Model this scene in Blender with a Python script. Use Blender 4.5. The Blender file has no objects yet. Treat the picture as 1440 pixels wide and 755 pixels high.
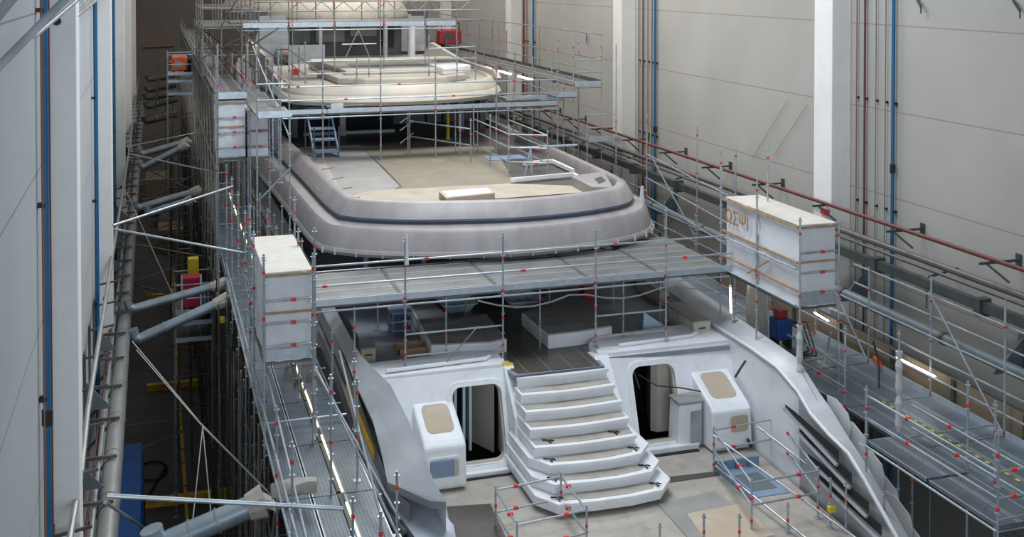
import bpy, bmesh, math, random
from mathutils import Vector, Matrix
random.seed(7)
C = bpy.context.scene.collection
H = 19.5                      # camera height above the hall floor; every z below is measured from the camera level
F_PX = 1605.0
YAW = math.radians(17.5); PITCH = math.radians(1.2)
PPX, PPY = 720.0, -32.0 + F_PX*math.tan(PITCH)
FWD = Vector((math.sin(YAW)*math.cos(PITCH), math.cos(YAW)*math.cos(PITCH), -math.sin(PITCH)))
RGT = Vector((math.cos(YAW), -math.sin(YAW), 0))
UPV = RGT.cross(FWD)
def at(px, py, x=None, y=None, z=None):
    """surveying helper: the point of the plane x=, y= or z= that photo point (px,py) shows"""
    r = FWD*F_PX + RGT*(px-PPX) - UPV*(py-PPY)
    t = (x/r.x) if x is not None else (y/r.y) if y is not None else (z/r.z)
    return r*t
V = Vector

# ---------------------------------------------------------------- materials
def _n(nt, t, **kw):
    n = nt.nodes.new(t)
    for k, v in kw.items():
        setattr(n, k, v)
    return n
def mat(name, col, rough=.6, metal=0., var=.12, scale=3., var2=None, bump=0., detail=6., stretch=None, spec=.5, alpha=None, stain=None, stain_amt=.5, stain_scale=1.2):
    m = bpy.data.materials.new(name); m.use_nodes = True
    nt = m.node_tree; b = nt.nodes['Principled BSDF']
    b.inputs['Roughness'].default_value = rough; b.inputs['Metallic'].default_value = metal
    b.inputs['Specular IOR Level'].default_value = spec
    tc = _n(nt, 'ShaderNodeNewGeometry'); mp = _n(nt, 'ShaderNodeMapping')
    if stretch: mp.inputs['Scale'].default_value = stretch
    nt.links.new(tc.outputs['Position'], mp.inputs['Vector'])
    ns = _n(nt, 'ShaderNodeTexNoise'); ns.inputs['Scale'].default_value = scale; ns.inputs['Detail'].default_value = detail
    nt.links.new(mp.outputs['Vector'], ns.inputs['Vector'])
    r = _n(nt, 'ShaderNodeValToRGB'); r.color_ramp.elements[0].position = .3; r.color_ramp.elements[1].position = .7
    c = V(col)
    r.color_ramp.elements[0].color = (*(c*(1-var)), 1)
    r.color_ramp.elements[1].color = (*(V(var2) if var2 else c*(1+var)), 1)
    nt.links.new(ns.outputs['Fac'], r.inputs['Fac'])
    out = r.outputs['Color']
    if stain:
        n2 = _n(nt, 'ShaderNodeTexNoise'); n2.inputs['Scale'].default_value = stain_scale; n2.inputs['Detail'].default_value = 8; n2.inputs['Roughness'].default_value = .7
        nt.links.new(tc.outputs['Position'], n2.inputs['Vector'])
        r2 = _n(nt, 'ShaderNodeValToRGB'); r2.color_ramp.elements[0].position = .5; r2.color_ramp.elements[1].position = .72
        r2.color_ramp.elements[0].color = (0, 0, 0, 1); r2.color_ramp.elements[1].color = (stain_amt,)*3+(1,)
        nt.links.new(n2.outputs['Fac'], r2.inputs['Fac'])
        mx = _n(nt, 'ShaderNodeMixRGB'); mx.inputs['Color2'].default_value = (*stain, 1)
        nt.links.new(r2.outputs['Color'], mx.inputs['Fac']); nt.links.new(out, mx.inputs['Color1']); out = mx.outputs['Color']
    nt.links.new(out, b.inputs['Base Color'])
    if bump:
        bp = _n(nt, 'ShaderNodeBump'); bp.inputs['Strength'].default_value = bump; bp.inputs['Distance'].default_value = .02
        nt.links.new(ns.outputs['Fac'], bp.inputs['Height']); nt.links.new(bp.outputs['Normal'], b.inputs['Normal'])
    if alpha is not None: b.inputs['Alpha'].default_value = alpha
    return m
def emit(name, col, s):
    m = bpy.data.materials.new(name); m.use_nodes = True
    b = m.node_tree.nodes['Principled BSDF']; b.inputs['Base Color'].default_value = (*col, 1)
    b.inputs['Emission Color'].default_value = (*col, 1); b.inputs['Emission Strength'].default_value = s
    return m
def wall_mat(name, col, z0, step, line, axis_y_lines=None, col2=None):
    """painted precast panels: faint mottling and a thin rusty joint every `step` metres of height"""
    m = mat(name, col, rough=.85, var=.05, scale=.35, var2=col2, stain=(.33, .31, .27), stain_amt=.12, stain_scale=.5)
    nt = m.node_tree; b = nt.nodes['Principled BSDF']; base = b.inputs['Base Color'].links[0].from_socket
    g = _n(nt, 'ShaderNodeNewGeometry'); s = _n(nt, 'ShaderNodeSeparateXYZ'); nt.links.new(g.outputs['Position'], s.inputs[0])
    def line_mask(sock, off, stp, w):
        a = _n(nt, 'ShaderNodeMath', operation='SUBTRACT'); a.inputs[1].default_value = off; nt.links.new(sock, a.inputs[0])
        p = _n(nt, 'ShaderNodeMath', operation='PINGPONG'); p.inputs[1].default_value = stp/2; nt.links.new(a.outputs[0], p.inputs[0])
        l = _n(nt, 'ShaderNodeMath', operation='LESS_THAN'); l.inputs[1].default_value = w; nt.links.new(p.outputs[0], l.inputs[0])
        return l.outputs[0]
    k = line_mask(s.outputs['Z'], z0+H, step, .014)
    f = _n(nt, 'ShaderNodeMath', operation='MULTIPLY'); f.inputs[1].default_value = .75; nt.links.new(k, f.inputs[0])
    mx = _n(nt, 'ShaderNodeMixRGB'); mx.inputs['Color2'].default_value = (*line, 1)
    nt.links.new(f.outputs[0], mx.inputs['Fac']); nt.links.new(base, mx.inputs['Color1']); nt.links.new(mx.outputs['Color'], b.inputs['Base Color'])
    return m
def board_mat(name, col, scale, dark):
    """perforated steel planks"""
    m = mat(name, col, rough=.45, metal=.35, var=.22, scale=1.4, stain=(.16, .15, .13), stain_amt=.35, stain_scale=.9)
    nt = m.node_tree; b = nt.nodes['Principled BSDF']; base = b.inputs['Base Color'].links[0].from_socket
    g = _n(nt, 'ShaderNodeNewGeometry'); v = _n(nt, 'ShaderNodeTexVoronoi'); v.inputs['Scale'].default_value = scale; v.inputs['Randomness'].default_value = 0
    nt.links.new(g.outputs['Position'], v.inputs['Vector'])
    l = _n(nt, 'ShaderNodeMath', operation='LESS_THAN'); l.inputs[1].default_value = .28; nt.links.new(v.outputs['Distance'], l.inputs[0])
    mx = _n(nt, 'ShaderNodeMixRGB'); mx.inputs['Color2'].default_value = (*dark, 1)
    nt.links.new(l.outputs[0], mx.inputs['Fac']); nt.links.new(base, mx.inputs['Color1']); nt.links.new(mx.outputs['Color'], b.inputs['Base Color'])
    return m
def plank_mat(name, col, line, w, axis, **kw):
    m = mat(name, col, **kw)
    nt = m.node_tree; b = nt.nodes['Principled BSDF']; base = b.inputs['Base Color'].links[0].from_socket
    g = _n(nt, 'ShaderNodeNewGeometry'); s = _n(nt, 'ShaderNodeSeparateXYZ'); nt.links.new(g.outputs['Position'], s.inputs[0])
    p = _n(nt, 'ShaderNodeMath', operation='PINGPONG'); p.inputs[1].default_value = w/2; nt.links.new(s.outputs[axis], p.inputs[0])
    l = _n(nt, 'ShaderNodeMath', operation='LESS_THAN'); l.inputs[1].default_value = .012; nt.links.new(p.outputs[0], l.inputs[0])
    mx = _n(nt, 'ShaderNodeMixRGB'); mx.inputs['Color2'].default_value = (*line, 1)
    nt.links.new(l.outputs[0], mx.inputs['Fac']); nt.links.new(base, mx.inputs['Color1']); nt.links.new(mx.outputs['Color'], b.inputs['Base Color'])
    return m

M = {}
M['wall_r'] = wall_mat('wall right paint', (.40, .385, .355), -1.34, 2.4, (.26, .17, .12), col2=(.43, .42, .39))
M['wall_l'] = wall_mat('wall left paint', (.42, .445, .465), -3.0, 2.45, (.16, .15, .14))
M['wall_b'] = wall_mat('wall back dimmed paint', (.20, .165, .135), -1.0, 2.4, (.16, .13, .11))  # brown paint, darkened to carry the weaker light at the far end
M['pillar'] = mat('pillar paint', (.82, .81, .79), rough=.8, var=.03, scale=.8, stain=(.45, .43, .40), stain_amt=.15)
M['pillar_w'] = mat('pillar warm paint', (.70, .68, .64), rough=.8, var=.03, scale=.8, stain=(.45, .43, .40), stain_amt=.15)
M['concrete'] = mat('floor concrete', (.075, .068, .06), rough=.5, var=.3, scale=.6, stain=(.03, .028, .026), stain_amt=.85, stain_scale=.35)
M['yellow_paint'] = mat('yellow paint', (.85, .52, .03), rough=.6, var=.2, scale=4, stain=(.1, .08, .05), stain_amt=.6)
M['galv'] = mat('galvanised tube', (.40, .45, .49), rough=.38, metal=.55, var=.2, scale=2.5)
M['galv_warm'] = mat('weathered tube', (.27, .26, .235), rough=.5, metal=.35, var=.3, scale=2.5)
M['galv_dark'] = mat('dull tube', (.11, .105, .095), rough=.55, metal=.3, var=.35, scale=2)
M['toe'] = mat('toe board steel', (.50, .56, .62), rough=.35, metal=.5, var=.12, scale=5)
M['board'] = board_mat('perforated board', (.155, .16, .16), 14, (.06, .06, .06))
M['board_b'] = board_mat('perforated board blue grey', (.15, .185, .215), 14, (.03, .036, .045))
M['board_side'] = M['toe']
M['red'] = mat('red marker', (.75, .035, .025), rough=.5, var=.1)
M['blue_tag'] = mat('blue marker', (.03, .2, .6), rough=.5)
M['yellow'] = mat('yellow plastic', (.75, .55, .03), rough=.5)
M['gel'] = mat('white fairing', (.84, .86, .89), rough=.35, var=.03, scale=2, stain=(.5, .48, .44), stain_amt=.35, stain_scale=1.5)
M['gel_warm'] = mat('cream fairing', (.50, .465, .40), rough=.5, var=.08, scale=1.2, stain=(.42, .38, .32), stain_amt=.4, stain_scale=.8)
M['primer'] = mat('grey primer', (.31, .285, .29), rough=.42, var=.14, scale=1.0, stretch=(1.6, .8, .25), stain=(.42, .42, .39), stain_amt=.6, stain_scale=.9)
M['primer_cool'] = mat('blue grey primer', (.36, .385, .41), rough=.35, metal=.15, var=.18, scale=1.3, stretch=(1, .5, 2.5), stain=(.52, .53, .54), stain_amt=.45)
M['primer_blue_shade'] = mat('blue primer and groove shade', (.11, .135, .19), rough=.4, var=.1)  # blue primer; on the stern groove its dark tone paints in the shadow
M['beige_deck'] = mat('dusty deck', (.42, .385, .34), rough=.7, var=.10, scale=3, stain=(.25, .21, .16), stain_amt=.5, stain_scale=1.8)
M['grey_deck'] = mat('grey side deck', (.27, .30, .335), rough=.6, var=.12, scale=2, stain=(.17, .17, .17), stain_amt=.6, stain_scale=1.6)
M['ply'] = mat('tan sheet', (.235, .21, .165), rough=.7, var=.08, scale=1.2, stain=(.38, .36, .22), stain_amt=.5, stain_scale=.8)
M['tan'] = mat('tan panel', (.50, .41, .31), rough=.7, var=.04, scale=3, stain=(.7, .64, .55), stain_amt=.5)
M['greysheet'] = mat('grey sheet', (.30, .295, .285), rough=.6, var=.1, scale=1.5, stain=(.25, .24, .23), stain_amt=.5)
M['darkdeck'] = mat('dark upper deck', (.085, .075, .07), rough=.45, var=.25, scale=.9, stain=(.2, .18, .16), stain_amt=.5, stain_scale=.6)
M['teak'] = plank_mat('dark lined deck', (.105, .095, .08), (.25, .23, .2), .6, 'X', rough=.3, var=.15, scale=1)
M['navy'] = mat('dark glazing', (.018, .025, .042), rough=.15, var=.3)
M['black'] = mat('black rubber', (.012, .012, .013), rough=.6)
M['darkmetal'] = mat('dark steel', (.075, .085, .085), rough=.5, metal=.3, var=.2)
M['slate'] = mat('slate steel', (.15, .185, .20), rough=.5, metal=.2, var=.1)
M['duct'] = mat('duct sheet metal', (.36, .36, .35), rough=.42, metal=.45, var=.12, scale=1.5)
M['duct_blue'] = mat('branch duct metal', (.36, .43, .48), rough=.35, metal=.5, var=.15, scale=2)
M['redpipe'] = mat('red oxide pipe', (.13, .032, .025), rough=.45, var=.15)
M['bluepipe'] = mat('blue pipe', (.012, .12, .27), rough=.4, var=.1)
M['brownpipe'] = mat('thin brown pipe', (.25, .12, .09), rough=.5)
M['greypipe'] = mat('thin grey pipe', (.22, .21, .20), rough=.5)
M['sheet'] = mat('shrink wrap', (.72, .74, .77), rough=.45, var=.05, scale=2.5, bump=.5)
M['sheet_top'] = mat('dusty wrap', (.60, .575, .52), rough=.7, var=.10, scale=4, stain=(.35, .30, .24), stain_amt=.5, stain_scale=2)
M['wood'] = mat('raw timber', (.42, .28, .17), rough=.7, var=.2, scale=5)
M['box_wood'] = mat('pale crate wood', (.60, .55, .48), rough=.7, var=.1, scale=5, stain=(.35, .31, .27), stain_amt=.4, stain_scale=3)
M['bluebox'] = mat('blue lacquer', (.012, .07, .24), rough=.35, var=.2)
M['orange'] = mat('orange paint', (.62, .12, .03), rough=.45, var=.15)
M['redbox'] = mat('dark red paint', (.30, .025, .035), rough=.4, var=.15)
M['tub'] = mat('pale blue plastic', (.56, .72, .82), rough=.3, var=.08)
M['film'] = mat('milky film', (.72, .74, .74), rough=.25, var=.06, alpha=.72)
M['canvas'] = mat('beige wrap cloth', (.48, .45, .40), rough=.8, var=.15, scale=6, bump=.4)
M['polished'] = mat('brushed steel', (.44, .46, .49), rough=.38, metal=.35, var=.12, scale=1.5, stretch=(1, 1, 3))
M['bluerecess'] = mat('light blue primer', (.22, .31, .44), rough=.5, var=.08)
M['tube_on'] = emit('fluorescent tube', (1, .96, .86), 9)
M['tube_warm'] = emit('warm strip', (1, .86, .50), 3)
M['white'] = mat('white plastic', (.8, .8, .8), rough=.4)
M['rope'] = mat('rope', (.50, .50, .48), rough=.9)
M['hull_shade'] = mat('lower hull shade', (.045, .048, .055), rough=.6)  # near-black tone stands for the shadow low on the hull
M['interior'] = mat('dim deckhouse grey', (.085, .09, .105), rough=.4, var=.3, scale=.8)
M['tan_dim'] = mat('tan strip', (.44, .385, .31), rough=.7, var=.1, scale=2, stain=(.3, .25, .18), stain_amt=.5)
M['flare'] = mat('bare light alloy', (.52, .57, .63), rough=.35, metal=.2, var=.15, scale=1.5)
M['wing_star'] = mat('wrapped grey primer', (.50, .52, .55), rough=.3, var=.1, scale=1.5, stain=(.7, .71, .72), stain_amt=.4)
M['darkpipe'] = mat('dark brown grey pipe', (.11, .10, .10), rough=.4, metal=.2)
M['gold'] = mat('brown lettering', (.36, .22, .09), rough=.6)
M['tan_board'] = mat('tan barrier board', (.24, .185, .125), rough=.7, var=.1, scale=.8)

# ---------------------------------------------------------------- mesh builder
class MB:
    def __init__(s): s.bm = bmesh.new()
    def box(s, x0, x1, y0, y1, z0, z1, bevel=0):
        vs = [s.bm.verts.new((x, y, z)) for z in (z0, z1) for y in (y0, y1) for x in (x0, x1)]
        fs = [(0, 2, 3, 1), (4, 5, 7, 6), (0, 1, 5, 4), (2, 6, 7, 3), (0, 4, 6, 2), (1, 3, 7, 5)]
        ff = [s.bm.faces.new([vs[i] for i in f]) for f in fs]
        if bevel:
            es = list({e for f in ff for e in f.edges})
            bmesh.ops.bevel(s.bm, geom=es, offset=bevel, segments=2, affect='EDGES', profile=.5)
        return s
    def obox(s, p1, p2, w, h, up=V((0, 0, 1))):
        """a bar of section w x h from p1 to p2"""
        p1, p2 = V(p1), V(p2); d = (p2-p1).normalized()
        a = d.cross(up)
        if a.length < 1e-4: a = V((1, 0, 0))
        a.normalize(); b = a.cross(d).normalized()
        vs = []
        for p in (p1, p2):
            for i, j in ((-1, -1), (1, -1), (1, 1), (-1, 1)):
                vs.append(s.bm.verts.new(p+a*(i*w/2)+b*(j*h/2)))
        for f in ((3, 2, 1, 0), (4, 5, 6, 7), (0, 1, 5, 4), (1, 2, 6, 5), (2, 3, 7, 6), (3, 0, 4, 7)):
            s.bm.faces.new([vs[i] for i in f])
        return s
    def tube(s, p1, p2, r, r2=None, n=8):
        p1, p2 = V(p1), V(p2); d = p2-p1
        if d.length < 1e-6: return s
        r2 = r if r2 is None else r2
        q = d.to_track_quat('Z', 'Y'); rings = []
        for p, rr in ((p1, r), (p2, r2)):
            rings.append([s.bm.verts.new(p+q@V((rr*math.cos(2*math.pi*k/n), rr*math.sin(2*math.pi*k/n), 0))) for k in range(n)])
        for k in range(n):
            s.bm.faces.new([rings[0][k], rings[0][(k+1) % n], rings[1][(k+1) % n], rings[1][k]])
        s.bm.faces.new(rings[0][::-1]); s.bm.faces.new(rings[1])
        return s
    def path(s, pts, r, n=8):
        pts = [V(p) for p in pts]; rings = []
        for i, p in enumerate(pts):
            d = (pts[min(i+1, len(pts)-1)]-pts[max(i-1, 0)])
            q = d.to_track_quat('Z', 'Y')
            rings.append([s.bm.verts.new(p+q@V((r*math.cos(2*math.pi*k/n), r*math.sin(2*math.pi*k/n), 0))) for k in range(n)])
        for a, b in zip(rings, rings[1:]):
            for k in range(n): s.bm.faces.new([a[k], a[(k+1) % n], b[(k+1) % n], b[k]])
        s.bm.faces.new(rings[0][::-1]); s.bm.faces.new(rings[-1])
        return s
    def prism(s, poly, z0, z1, axis='z', shear=None):
        """poly extruded along an axis; axis z: (x,y); y: (x,z); x: (y,z)"""
        def P(a, b, c):
            return {'z': (a, b, c), 'y': (a, c, b), 'x': (c, a, b)}[axis]
        lo = [s.bm.verts.new(P(a, b, z0)) for a, b in poly]; hi = [s.bm.verts.new(P(a, b, z1)) for a, b in poly]
        n = len(poly)
        for k in range(n): s.bm.faces.new([lo[k], lo[(k+1) % n], hi[(k+1) % n], hi[k]])
        s.bm.faces.new(lo[::-1]); s.bm.faces.new(hi)
        return s
    def solid(s, top, drop):
        """a slab with the given top outline (3-D points) and vertical thickness drop"""
        hi = [s.bm.verts.new(V(p)) for p in top]; lo = [s.bm.verts.new(V(p)-V((0, 0, drop))) for p in top]
        n = len(top)
        for k in range(n): s.bm.faces.new([lo[k], lo[(k+1) % n], hi[(k+1) % n], hi[k]])
        s.bm.faces.new(lo[::-1]); s.bm.faces.new(hi)
        return s
    def loft(s, secs, closed=False, caps=True):
        R = [[s.bm.verts.new(V(p)) for p in sec] for sec in secs]
        n = len(R[0])
        for a, b in zip(R, R[1:]):
            for k in range(n if closed else n-1):
                s.bm.faces.new([a[k], a[(k+1) % n], b[(k+1) % n], b[k]])
        if caps and closed:
            s.bm.faces.new(R[0][::-1]); s.bm.faces.new(R[-1])
        return s
    def plate(s, outer, holes, d0, d1, fn):
        """flat plate with holes: outlines in (u,v); fn(u,v,d) -> 3-D point; thickness d0..d1"""
        layers = []
        for d in (d0, d1):
            loops = []
            for lp in [outer]+holes:
                vs = [s.bm.verts.new(fn(u, v, d)) for u, v in lp]
                es = [s.bm.edges.new((vs[k], vs[(k+1) % len(vs)])) for k in range(len(vs))]
                loops.append((vs, es))
            bmesh.ops.triangle_fill(s.bm, use_beauty=True, use_dissolve=False, edges=[e for _, es in loops for e in es])
            layers.append(loops)
        for (a, _), (b, _) in zip(*layers):
            for k in range(len(a)): s.bm.faces.new([a[k], a[(k+1) % len(a)], b[(k+1) % len(a)], b[k]])
        return s
    def build(s, name, m, parent=None, smooth=False, bevel=0):
        bmesh.ops.recalc_face_normals(s.bm, faces=s.bm.faces)
        me = bpy.data.meshes.new(name)
        if parent is None:
            xs = [v.co for v in s.bm.verts]
            org = V(((min(v.x for v in xs)+max(v.x for v in xs))/2, (min(v.y for v in xs)+max(v.y for v in xs))/2, min(v.z for v in xs)))
        else:
            org = ORG[parent.name]
        bmesh.ops.translate(s.bm, verts=s.bm.verts, vec=-org)
        s.bm.to_mesh(me); s.bm.free()
        me.materials.append(m)
        if smooth:
            me.shade_smooth()
            try: me.set_sharp_from_angle(angle=math.radians(35))
            except Exception: pass
        o = bpy.data.objects.new(name, me); C.objects.link(o)
        if parent is None: o.location = org+V((0, 0, H))
        else: o.parent = parent
        ORG[o.name] = org
        if bevel:
            b = o.modifiers.new('bevel', 'BEVEL'); b.width = bevel; b.segments = 2; b.limit_method = 'ANGLE'
        return o
ORG = {}
def rrect(u0, u1, v0, v1, r, n=5):
    pts = []
    for cx, cy, a0 in ((u1-r, v1-r, 0), (u0+r, v1-r, 90), (u0+r, v0+r, 180), (u1-r, v0+r, 270)):
        for k in range(n+1):
            a = math.radians(a0+90*k/n); pts.append((cx+r*math.cos(a), cy+r*math.sin(a)))
    return pts
def tag(o, label, cat, group=None):
    o['label'] = label; o['category'] = cat
    if group: o['group'] = group
    return o
def thing(name, label, cat, loc, group=None):
    o = bpy.data.objects.new(name, None); C.objects.link(o); o.empty_display_size = .2
    o.location = V(loc)+V((0, 0, H)); ORG[o.name] = V(loc)
    return tag(o, label, cat, group)
def structure(o): o['kind'] = 'structure'; return o
_cache = {}
def inst(key, make, name, m, parent, loc):
    """a part that shares its mesh with its look-alikes"""
    if key not in _cache:
        bm = make().bm; bmesh.ops.recalc_face_normals(bm, faces=bm.faces)
        me = bpy.data.meshes.new(name); bm.to_mesh(me); bm.free(); me.materials.append(m)
        if name == 'deck_board': me.materials.append(M['toe'])
        if name in ('standard', 'ledger', 'clamp'): me.shade_smooth(); me.set_sharp_from_angle(angle=math.radians(40))
        _cache[key] = me
    o = bpy.data.objects.new(name, _cache[key]); C.objects.link(o)
    o.parent = parent; root = parent
    o.location = V(loc)-ORG[parent.name]; ORG[o.name] = V(loc)
    return o

# ---------------------------------------------------------------- scaffold elements
TR = .025
def standard(root, x, y, z0, z1, clamps=(), m='galv', base=True):
    L = round(z1-z0, 2)
    def mk():
        b = MB(); b.tube((0, 0, 0), (0, 0, L), TR)
        if base: b.box(-.075, .075, -.075, .075, 0, .012)
        k = L-.08
        while k > .1:
            b.tube((0, 0, k-.006), (0, 0, k+.006), .058, n=8); k -= .5
        return b
    o = inst(('st', L, m, base), mk, 'standard', M[m], root, (x, y, z0))
    for c in clamps:
        if z0 < c < z1:
            k = inst(('cl', 'red'), lambda: MB().tube((0, 0, -.035), (0, 0, .035), .034), 'clamp', M['red'], o, (x, y, c))
    return o
def ledger(root, p1, p2, m='galv', r=TR, name='ledger'):
    p1, p2 = V(p1), V(p2)
    return MB().tube(p1, p2, r).build(name, M[m], root, smooth=True)
def clamp_on(parent, p, m='red'):
    return MB().obox(V(p)-V((.055, 0, 0)), V(p)+V((.055, 0, 0)), .062, .062).build('clamp', M[m], parent)
def board(root, x0, y0, z, L, axis, w=.60, m='board', name='deck_board'):
    def mk():
        b = MB()
        if axis == 'x':
            b.box(.02, L-.02, .008, w-.008, -.07, 0)
            b.box(-.0, .02, .05, w-.05, -.05, -.01); b.box(L-.02, L, .05, w-.05, -.05, -.01)
        else:
            b.box(.008, w-.008, .02, L-.02, -.07, 0)
            b.box(.05, w-.05, 0, .02, -.05, -.01); b.box(.05, w-.05, L-.02, L, -.05, -.01)
        n = len(b.bm.faces)
        for u in (.012, w-.036):
            if axis == 'x': b.box(.02, L-.02, u, u+.024, 0, .008)
            else: b.box(u, u+.024, .02, L-.02, 0, .008)
        b.bm.faces.ensure_lookup_table()
        for f in b.bm.faces[n:]: f.material_index = 1
        return b
    return inst(('bd', round(L, 3), axis, round(w, 3), m), mk, name, M[m], root, (x0, y0, z))
def toe(root, p1, p2, h=.15, m='toe'):
    p1, p2 = V(p1), V(p2)
    return MB().obox(p1+V((0, 0, h/2)), p2+V((0, 0, h/2)), .035, h).build('toe_board', M[m], root)
# ================================================================ THE HALL
XL, XR, YB = -1.7, 19.65, 112.0
structure(MB().box(-2.2, 20.2, -6, YB+.5, -19.8, -19.5).build('floor', M['concrete']))
structure(MB().box(XL-.3, XL, -6, YB, -19.5, 1.5).build('wall_left', M['wall_l']))
structure(MB().box(XR, XR+.3, -6, YB, -19.5, 1.5).build('wall_right', M['wall_r']))
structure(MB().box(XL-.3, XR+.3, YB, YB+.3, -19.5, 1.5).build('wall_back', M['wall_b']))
for k, (y0, w, xf) in enumerate(((21.1, .9, -1.26), (38.6, .9, -1.26), (56.5, .9, -1.26), (74, .9, -1.24), (92, .9, -1.22))):
    structure(MB().box(XL, xf, y0, y0+w, -19.5, 1.5, bevel=.02).build('pillar', M['pillar']))
for k, y0 in enumerate((13.4, 29.05, 44.8, 60.5, 76.2, 92)):
    structure(MB().box(19.0, XR, y0, y0+.95, -19.5, 1.5, bevel=.02).build('pillar', M['pillar' if k < 2 else 'pillar_w']))
# painted lanes on the floor between the port scaffold and the left wall
for x in (1.08, 2.28):
    structure(MB().box(x-.06, x+.06, 8, 100, -19.5, -19.492).build('floor_line', M['yellow_paint']))
for y in (30.5, 41, 52, 66):
    structure(MB().box(-1.2, 2.4, y, y+.10, -19.5, -19.492).build('floor_line', M['greypipe']))

# vertical service pipes
def riser(px, side, r, m, label, ztop=1.0, zbot=-19.5, cols=(), cat='pipe', y=None, group=None):
    if y is None: y = at(px, -20, x=(XR-.06-r if side > 0 else XL+.06+r)).y
    x = (XR-.06-r) if side > 0 else (XL+.06+r)
    t = thing('service_pipe', label, cat, (x, y, zbot), group)
    MB().tube((x, y, zbot), (x, y, ztop), r, n=10).build('pipe', M[m], t, smooth=True)
    z = -.5
    wx = XR if side > 0 else XL
    while z > max(zbot, -13):
        MB().box(min(x, wx), max(x, wx), y-r-.02, y+r+.02, z-.03, z+.03).build('bracket', M['black'], t); z -= 3.0
    for c in cols: MB().tube((x, y, c-.12), (x, y, c+.12), r*1.5, n=10).build('coupling', M['black'], t)
    return t
riser(61.5, -1, .055, 'bluepipe', 'thick blue pipe running down the near left wall beside the first pillar', cols=(-6.8,))
riser(57.5, -1, .02, 'brownpipe', 'thin brown pipe on the wall side of the near blue pipe at the left')
riser(66.5, -1, .03, 'redpipe', 'thin dark red pipe between near blue pipe and first left pillar')
riser(133.5, -1, .06, 'bluepipe', 'blue pipe on left wall just before the second pillar')
riser(159, -1, .07, 'bluepipe', 'dark blue pipe on left wall before the third pillar')
for px, m, r, lab, zb in ((1205.5, 'brownpipe', .018, 'thin brown pipe hugging the big right pillar beside the red marker', -9.4), (1217, 'redpipe', .032, 'dark red riser pipe right of the big bright right pillar', -9.2),
                      (1232.5, 'greypipe', .018, 'thin grey pipe between dark red riser and blue riser, nearer the red', -9.6), (1246, 'greypipe', .018, 'thin grey pipe immediately left of the thick blue riser', -9.8),
                      (1257, 'bluepipe', .05, 'thick blue riser pipe on right wall, nearest the corner of the picture', -9.2)):
    riser(px, 1, r, m, lab, cols=((-5.3,) if m == 'bluepipe' else ()))
for px, m, r, lab in ((898.5, 'greypipe', .03, 'thin grey pipe touching the middle right-hand pillar'), (904.5, 'redpipe', .035, 'brownish red pipe beside the middle right-hand pillar'),
                      (911, 'greypipe', .03, 'grey pipe in the middle of the second pipe group'), (917, 'brownpipe', .03, 'thin brown pipe left of the second blue riser'),
                      (921.5, 'bluepipe', .055, 'blue riser pipe behind the middle of the right scaffold')):
    riser(px, 1, r, m, lab, cols=((-6.2,) if m == 'bluepipe' else ()))
for px, m, r, lab in ((736.5, 'redpipe', .05, 'brown red pipe leftmost in the farthest pipe group'), (741, 'brownpipe', .03, 'thin brown pipe in the farthest pipe group'),
                      (750, 'bluepipe', .06, 'far blue riser pipe above the upper right platform')):
    riser(px, 1, r, m, lab)

# long red pipe on swivel brackets along the right wall
t = thing('fire_main_pipe', 'long dark red horizontal pipe on swivel brackets along the right wall', 'pipe', (18.85, 35, -6.65))
MB().tube((18.85, 10, -6.65), (18.85, 100, -6.65), .055, n=10).build('pipe', M['redpipe'], t, smooth=True)
y = 18.6
while y < 75:
    b = MB(); b.obox((18.5, y, -6.73), (XR-.01, y, -6.73), .05, .06).box(XR-.05, XR-.01, y-.08, y+.08, -6.88, -6.58)
    b.obox((18.7, y-.02, -6.75), (19.1, y-.3, -7.15), .05, .05)
    b.build('bracket', M['darkmetal'], t); y += 3.55
t = thing('cable_rail', 'dark steel rail with clamps running under the red pipe on right wall', 'rail', (19.0, 35, -7.9))
MB().box(18.62, 18.8, 8, 100, -7.9, -7.66).build('rail', M['darkmetal'], t)
for k in range(16): MB().box(18.56, 18.9, 14+k*4.1, 14.22+k*4.1, -8.02, -7.6).build('clamp', M['darkmetal'], t)
t = thing('twin_pipe', 'pair of grey brown horizontal pipes just above the dark rail', 'pipe', (19.3, 35, -7.6))
MB().tube((18.9, 8, -7.28), (18.9, 100, -7.28), .085, n=10).build('pipe', M['darkpipe'], t, smooth=True)
MB().tube((18.86, 8, -7.46), (18.86, 100, -7.46), .045, n=10).build('pipe', M['darkpipe'], t, smooth=True)
for k in range(14):
    y = 19.4+k*4.9
    MB().obox((18.75, y, -7.6), (XR-.01, y, -7.45), .05, .05).obox((18.62, y-.1, -7.9), (18.5, y-.25, -8.3), .05, .05).build('hook', M['darkmetal'], t)
t = thing('ventilation_duct', 'large round grey duct on slate gussets low on the right wall', 'duct', (18.95, 35, -9.4))
MB().tube((18.72, 8, -8.98), (18.72, 100, -8.98), .14, n=16).build('duct', M['slate'], t, smooth=True)
for k in range(14): MB().tube((18.72, 15+k*4.3, -8.98), (18.72, 15.12+k*4.3, -8.98), .165, n=16).build('flange', M['darkmetal'], t, smooth=True)
for k in range(9):
    y = 21.9+k*6.3
    MB().prism([(19.63, -8.45), (19.63, -9.3), (18.75, -9.3)], y, y+.05, axis='y').build('gusset', M['slate'], t)
    MB().box(19.55, XR, y-.1, y+.15, -9.4, -8.4).build('gusset_plate', M['slate'], t)
t = thing('utility_rail', 'lower dark rail hung with taps and hoses along right wall', 'rail', (18.75, 30, -10))
MB().box(18.7, 18.8, 12, 80, -9.95, -9.83).build('rail', M['darkmetal'], t)
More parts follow.
